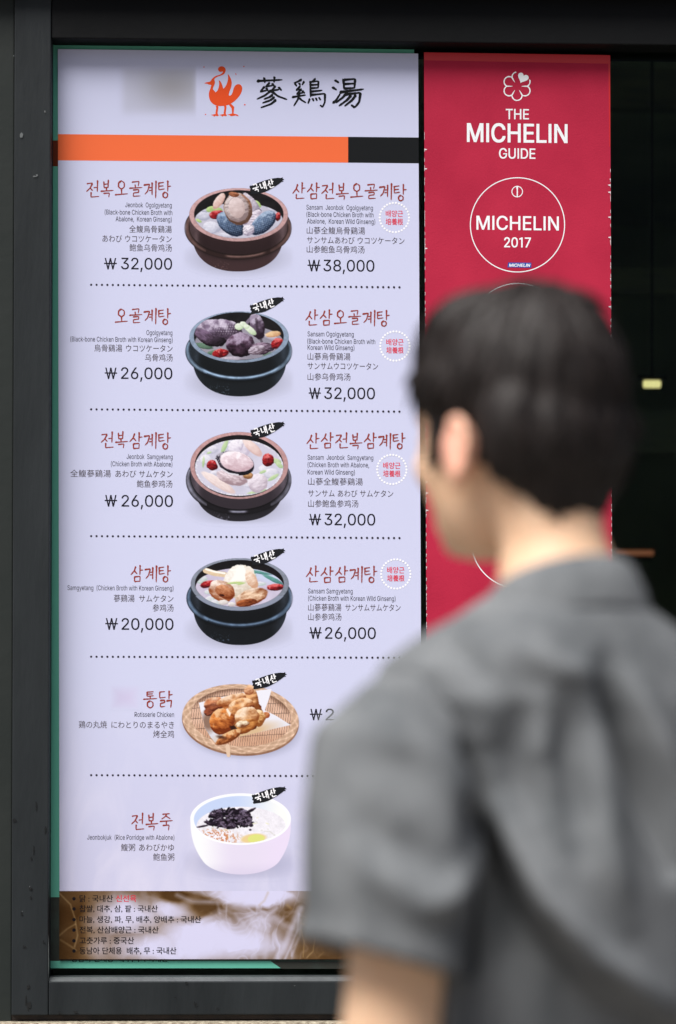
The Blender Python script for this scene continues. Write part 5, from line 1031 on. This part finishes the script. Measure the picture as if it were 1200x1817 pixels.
# hair: one thick mop, short at the nape, sideburn before the ear, full fringe over the brow
hp_ = [ball(Hp(0, -.010, .064), HL, HF, UP, .084, .093, .093), ball(Hp(.0, .046, .094), HL, HF, UP, .074, .058, .050), ball(Hp(.012, .030, .108), HL, HF, UP, .060, .060, .046), ball(Hp(.030, .062, .066), HL, HF, UP, .044, .030, .030), ball(Hp(-.030, .062, .066), HL, HF, UP, .044, .030, .030),
       ball(Hp(0, -.054, .015), HL, HF, UP, .074, .048, .070), ball(Hp(0, -.064, -.024), HL, HF, UP, .050, .026, .042)]
for sg in (1, -1):
    hp_ += [ball(Hp(sg * .054, .022, .060), HL, HF, UP, .032, .050, .034), ball(Hp(sg * .056, -.045, .02), HL, HF, UP, .026, .034, .05), ball(Hp(sg * .066, .030, .022), HL, HF, UP, .012, .018, .032, 14)]
mh_ = union(hp_, 0.0045, 7); co = coords(mh_); no = normals(mh_)
q = co - Hp(0, -.03, .13); la, fo, zz = q @ HL, q @ HF, q[:, 2]
ang = np.arctan2(la, fo); rad = np.hypot(la, fo)
strand = (fbm(ang * 9 + 40, rad * 12 + zz * 10 + 9, 3, 3) - .5) * .013 + (fbm(ang * 26 + 80, rad * 14 - zz * 18 + 20, 9, 3) - .5) * .003
hz_ = (co - H0)[:, 2]
co += no * (strand * (.35 + .65 * sm(-.04, .06, hz_)))[:, None]
setco(mh_, co)
for p_ in mh_.polygons: p_.use_smooth = True
m_hair = noise_mat('dark_hair', (0.0062, 0.0036, 0.0028), (0.011, 0.0064, 0.005), 60, 0.58, 0.25, stretch=(2.5, 2.5, .6), spec=0.30, bscale=160)
# locks lying along the flow of the hair break up its outline
rg = random.Random(21); V = [tuple(c) for c in co]; Fh = [tuple(p_.vertices) for p_ in mh_.polygons]; cr_ = Hp(.01, -.045, .15)
nh_ = normals(mh_)
for i_ in range(900):
    j = rg.randrange(len(co)); c_, n_1 = co[j], nh_[j]
    if n_1[2] < -.55 or (np.dot(c_ - H0, HF) > .062 and rg.random() < .7): continue
    fl_ = c_ - cr_; fl_ = fl_ - n_1 * np.dot(fl_, n_1); fl_ /= (np.linalg.norm(fl_) + 1e-6)
    sd_ = np.cross(n_1, fl_); fl_ = fl_ + sd_ * rg.uniform(-.35, .35) + n_1 * rg.uniform(-.08, .09); L_ = rg.uniform(.014, .034); w_ = rg.uniform(.0016, .0042); b = len(V)
    for t_, k_ in ((-.15, .7), (.25, 1.0), (.65, .65), (1.0, .06)):
        p_ = c_ + fl_ * L_ * t_ - n_1 * (.0012 + .004 * t_ * t_)
        V += [tuple(p_ + sd_ * w_ * k_), tuple(p_ + n_1 * w_ * k_ * .9), tuple(p_ - sd_ * w_ * k_)]
    for q_ in range(3):
        for r_ in range(3): Fh.append((b + q_ * 3 + r_, b + q_ * 3 + (r_ + 1) % 3, b + q_ * 3 + 3 + (r_ + 1) % 3, b + q_ * 3 + 3 + r_))
pyobj('hair', V, Fh, m_hair, person, True)

# shirt: torso, two sleeves with hollow hems, stand collar
sp_ = [loft([(Bp(0, f_, z), BL, BF, a, b, p_) for z, a, b, f_, p_ in [(1.482, .064, .064, -.012, 2), (1.462, .094, .078, -.012, 2), (1.442, .134, .09, -.008, 2), (1.420, .166, .098, -.008, 2.1), (1.388, .186, .104, -.012, 2.1), (1.352, .184, .108, -.012, 2.1), (1.312, .168, .118, -.004, 2.2), (1.24, .156, .128, 0, 2.2), (1.12, .152, .126, 0, 2.2), (1.00, .156, .124, 0, 2.2), (.90, .168, .126, 0, 2.2), (.80, .186, .128, 0, 2.2),
                                                                             (.80, .174, .116, 0, 2.2), (.88, .158, .112, 0, 2.2)]], 48)]
for sg in (1, -1):
    ax = [(.130, -.004, 1.383, .040), (.156, -.014, 1.364, .052), (.179, -.026, 1.340, .066), (.186, -.036, 1.29, .068), (.188, -.043, 1.24, .070), (.189, -.042, 1.205, .071), (.191, -.040, 1.172, .075)]
    rg_ = []
    for i_, (l_0, f_0, z_0, r_0) in enumerate(ax):
        a_ = np.array(ax[max(i_ - 1, 0)][:3]); b_0 = np.array(ax[min(i_ + 1, len(ax) - 1)][:3]); dd = b_0 - a_; dd /= np.linalg.norm(dd)
        u_0 = np.array((-dd[2], 0, dd[0])); u_0 /= np.linalg.norm(u_0)
        U = (BL * sg) * u_0[0] + UP * u_0[2]
        if i_ == len(ax) - 1: U = U + UP * .22
        rg_.append((Bp(sg * l_0, f_0, z_0), U, BF, r_0, r_0 * 1.05))
    c_, U, V_, r_0, _ = rg_[-1]
    rg_ += [(c_ + UP * .001, U, V_, r_0 - .012, r_0 * 1.05 - .012), (c_ + UP * .04, U, V_, r_0 - .013, r_0 * 1.05 - .013)]
    sp_.append(loft(rg_, 40))
cloth = [[n_0, union(p_, .005, 5)] for n_0, p_ in (('shirt', sp_[:1]), ('sleeve', sp_[1:2]), ('sleeve', sp_[2:]))]
cnt = [len(m_.vertices) for _, m_ in cloth]
co = np.concatenate([coords(m_) for _, m_ in cloth]); no = np.concatenate([normals(m_) for _, m_ in cloth])
is_t = np.arange(len(co)) < cnt[0]; is_s = ~is_t
# fold lines live on the shirt in (side, height) of its back: side is measured along the picture-parallel direction from the spine of the neck
def fold(pts, wd, hgt, who=None, skew=0.0):
    """raise (+) or press in (-) the cloth along a polyline given as (side, height) pairs"""
    global co
    S, Z = co[:, 0] - BX, co[:, 2]; back = -no[:, 1]
    best = np.full(len(S), 1e9); sd = np.zeros(len(S)); tt = np.zeros(len(S)); n = len(pts) - 1
    for i_ in range(n):
        (x0, y0), (x1, y1) = pts[i_], pts[i_ + 1]; dx, dy = x1 - x0, y1 - y0; l2 = dx * dx + dy * dy
        t = np.clip(((S - x0) * dx + (Z - y0) * dy) / l2, 0, 1); ex, ey = S - x0 - t * dx, Z - y0 - t * dy
        d = np.hypot(ex, ey); k = d < best; best = np.where(k, d, best); sd = np.where(k, np.sign(dx * ey - dy * ex) * d, sd); tt = np.where(k, (i_ + t) / n, tt)
    prof = np.exp(-(best / wd) ** 2) - skew * np.exp(-((sd - wd * 1.2) / wd) ** 2) * (best < 3 * wd)
    env = np.sin(np.clip(tt, 0, 1) * math.pi * .8 + .3)
    co = co + no * (prof * env * hgt * sm(.05, .4, back) * (1 if who is None else who))[:, None]
def pz(px, py, dep=2.05):     # layout units -> (side, height) on the back of the shirt
    k = dep / F; return ((px - 985) * k, CAM_H + (1300 - py) * k)
def fl(L_, wd, hgt, **kw): fold([pz(*p) for p in L_], wd, hgt * 1.15, **kw)
nz = n3(co, 8, 8, 6, 5) * .006 + n3(co, 26, 26, 12, 15) * .0035
co = co + no * nz[:, None]
seam = [(655, 1200), (710, 1250), (775, 1320), (830, 1420), (862, 1530), (868, 1660)]
fl(seam, .030, -.034, who=is_t)
fl([(x_ - 50, y_ + 12) for x_, y_ in seam], .026, .010, who=is_s)
fl([(785, 1270), (840, 1370), (880, 1480), (925, 1600)], .012, .014)
fl([(1045, 1190), (1085, 1290), (1122, 1400), (1165, 1530)], .012, -.032)
fl([(1095, 1220), (1140, 1330), (1190, 1460), (1215, 1560)], .013, .018)
def hollow(L_, wd, depth, reach):
    '''cloth below the diagonal drag line falls away from the back'''
    global co
    pts = [pz(*p) for p in L_]; S, Z = co[:, 0] - BX, co[:, 2]; zz_ = np.interp(S, [p[0] for p in pts], [p[1] for p in pts])
    d = zz_ - Z; k = sm(0, wd, d) * (1 - sm(reach * .6, reach, d)) * sm(-.105, -.075, S) * (1 - sm(.10, .16, S)) * sm(.1, .5, -no[:, 1]) * sm(.99, 1.08, Z)
    co[:, 1] += k * depth
hollow([(800, 1380), (860, 1450), (930, 1590), (1010, 1690), (1140, 1775), (1250, 1800)], .035, .050, .30)
fl([(860, 1440), (930, 1580), (1010, 1680), (1140, 1765)], .015, .022)
fl([(745, 1115), (800, 1160), (850, 1225)], .012, -.012)
fl([(880, 1140), (960, 1195), (1040, 1205)], .013, .012)
fl([(905, 1235), (890, 1330), (930, 1460)], .022, -.018)
fl([(985, 1245), (970, 1350), (1000, 1480)], .020, -.016)
fl([(940, 1240), (935, 1340), (965, 1470)], .010, .008)
fl([(1020, 1330), (1040, 1480), (1080, 1620)], .014, .012)
fl([(640, 1330), (700, 1350), (740, 1400)], .018, -.005)
fl([(610, 1500), (700, 1570), (790, 1600)], .016, .009)
fl([(600, 1420), (650, 1480), (745, 1520)], .016, -.008)
fl([(720, 1600), (790, 1550), (825, 1490)], .012, .010)
m_shirt = noise_mat('charcoal_cotton', (0.152, 0.160, 0.166), (0.100, 0.107, 0.113), 16, 0.9, 0.5, spec=0.15, stretch=(1.3, 1.3, .7), lo=.42, hi=.66, bscale=500)
shirt = None
for (n_0, m_), c_0 in zip(cloth, np.split(co, np.cumsum(cnt)[:-1])):
    setco(m_, c_0)
    for p_ in m_.polygons: p_.use_smooth = True
    o_ = link(n_0, m_, m_shirt, person if shirt is None else shirt); shirt = shirt or o_
# stand-and-fall collar
CV = BF - UP * .36
v, f = loft([(Bp(0, -.010, 1.441), BL, CV, .081, .081), (Bp(0, -.012, 1.465), BL, CV, .074, .075), (Bp(0, -.010, 1.485), BL, CV, .066, .0675), (Bp(0, -.010, 1.491), BL, CV, .0615, .062), (Bp(0, -.010, 1.489), BL, CV, .057, .059), (Bp(0, -.010, 1.460), BL, CV, .060, .062)], 48, False)
pyobj('collar', v, f, m_shirt, shirt, True)
# trousers, belt line and shoes
m_trouser = noise_mat('dark_trouser_cloth', (0.022, 0.023, 0.027), (0.014, 0.015, 0.018), 12, .85, .4, bscale=300)
tp_ = [loft([(Bp(0, 0, z), BL, BF, a, b, 2.2) for z, a, b in [(.97, .160, .106), (.90, .172, .112), (.82, .182, .118), (.77, .178, .112)]], 40)]
for sg in (1, -1):
    tp_.append(tube([(Bp(sg * .086, 0, .82), .094), (Bp(sg * .094, .004, .66), .088), (Bp(sg * .096, .004, .50), .074), (Bp(sg * .098, -.004, .36), .068), (Bp(sg * .10, -.008, .20), .060), (Bp(sg * .10, -.004, .10), .058)], 28))
mt_ = union(tp_, .007, 4); co = coords(mt_); no = normals(mt_); co += no * (n3(co, 14, 14, 18, 44) * .006)[:, None]; setco(mt_, co)
for p_ in mt_.polygons: p_.use_smooth = True
link('trousers', mt_, m_trouser, person)
m_shoe = mat('shoe_leather', (.02, .018, .017), .35)
for sg in (1, -1):
    v, f = loft([(Bp(sg * (.10 + .08 * (t_ + .05) * .3), t_, .004 + h_ / 2), BL, UP, w_0, h_ / 2, 2.6) for t_, w_0, h_ in [(-.085, .022, .05), (-.075, .036, .085), (-.03, .042, .10), (.03, .044, .085), (.09, .048, .065), (.15, .044, .05), (.18, .026, .035)]], 24)
    pyobj('shoe', v, f, m_shoe, person, True)
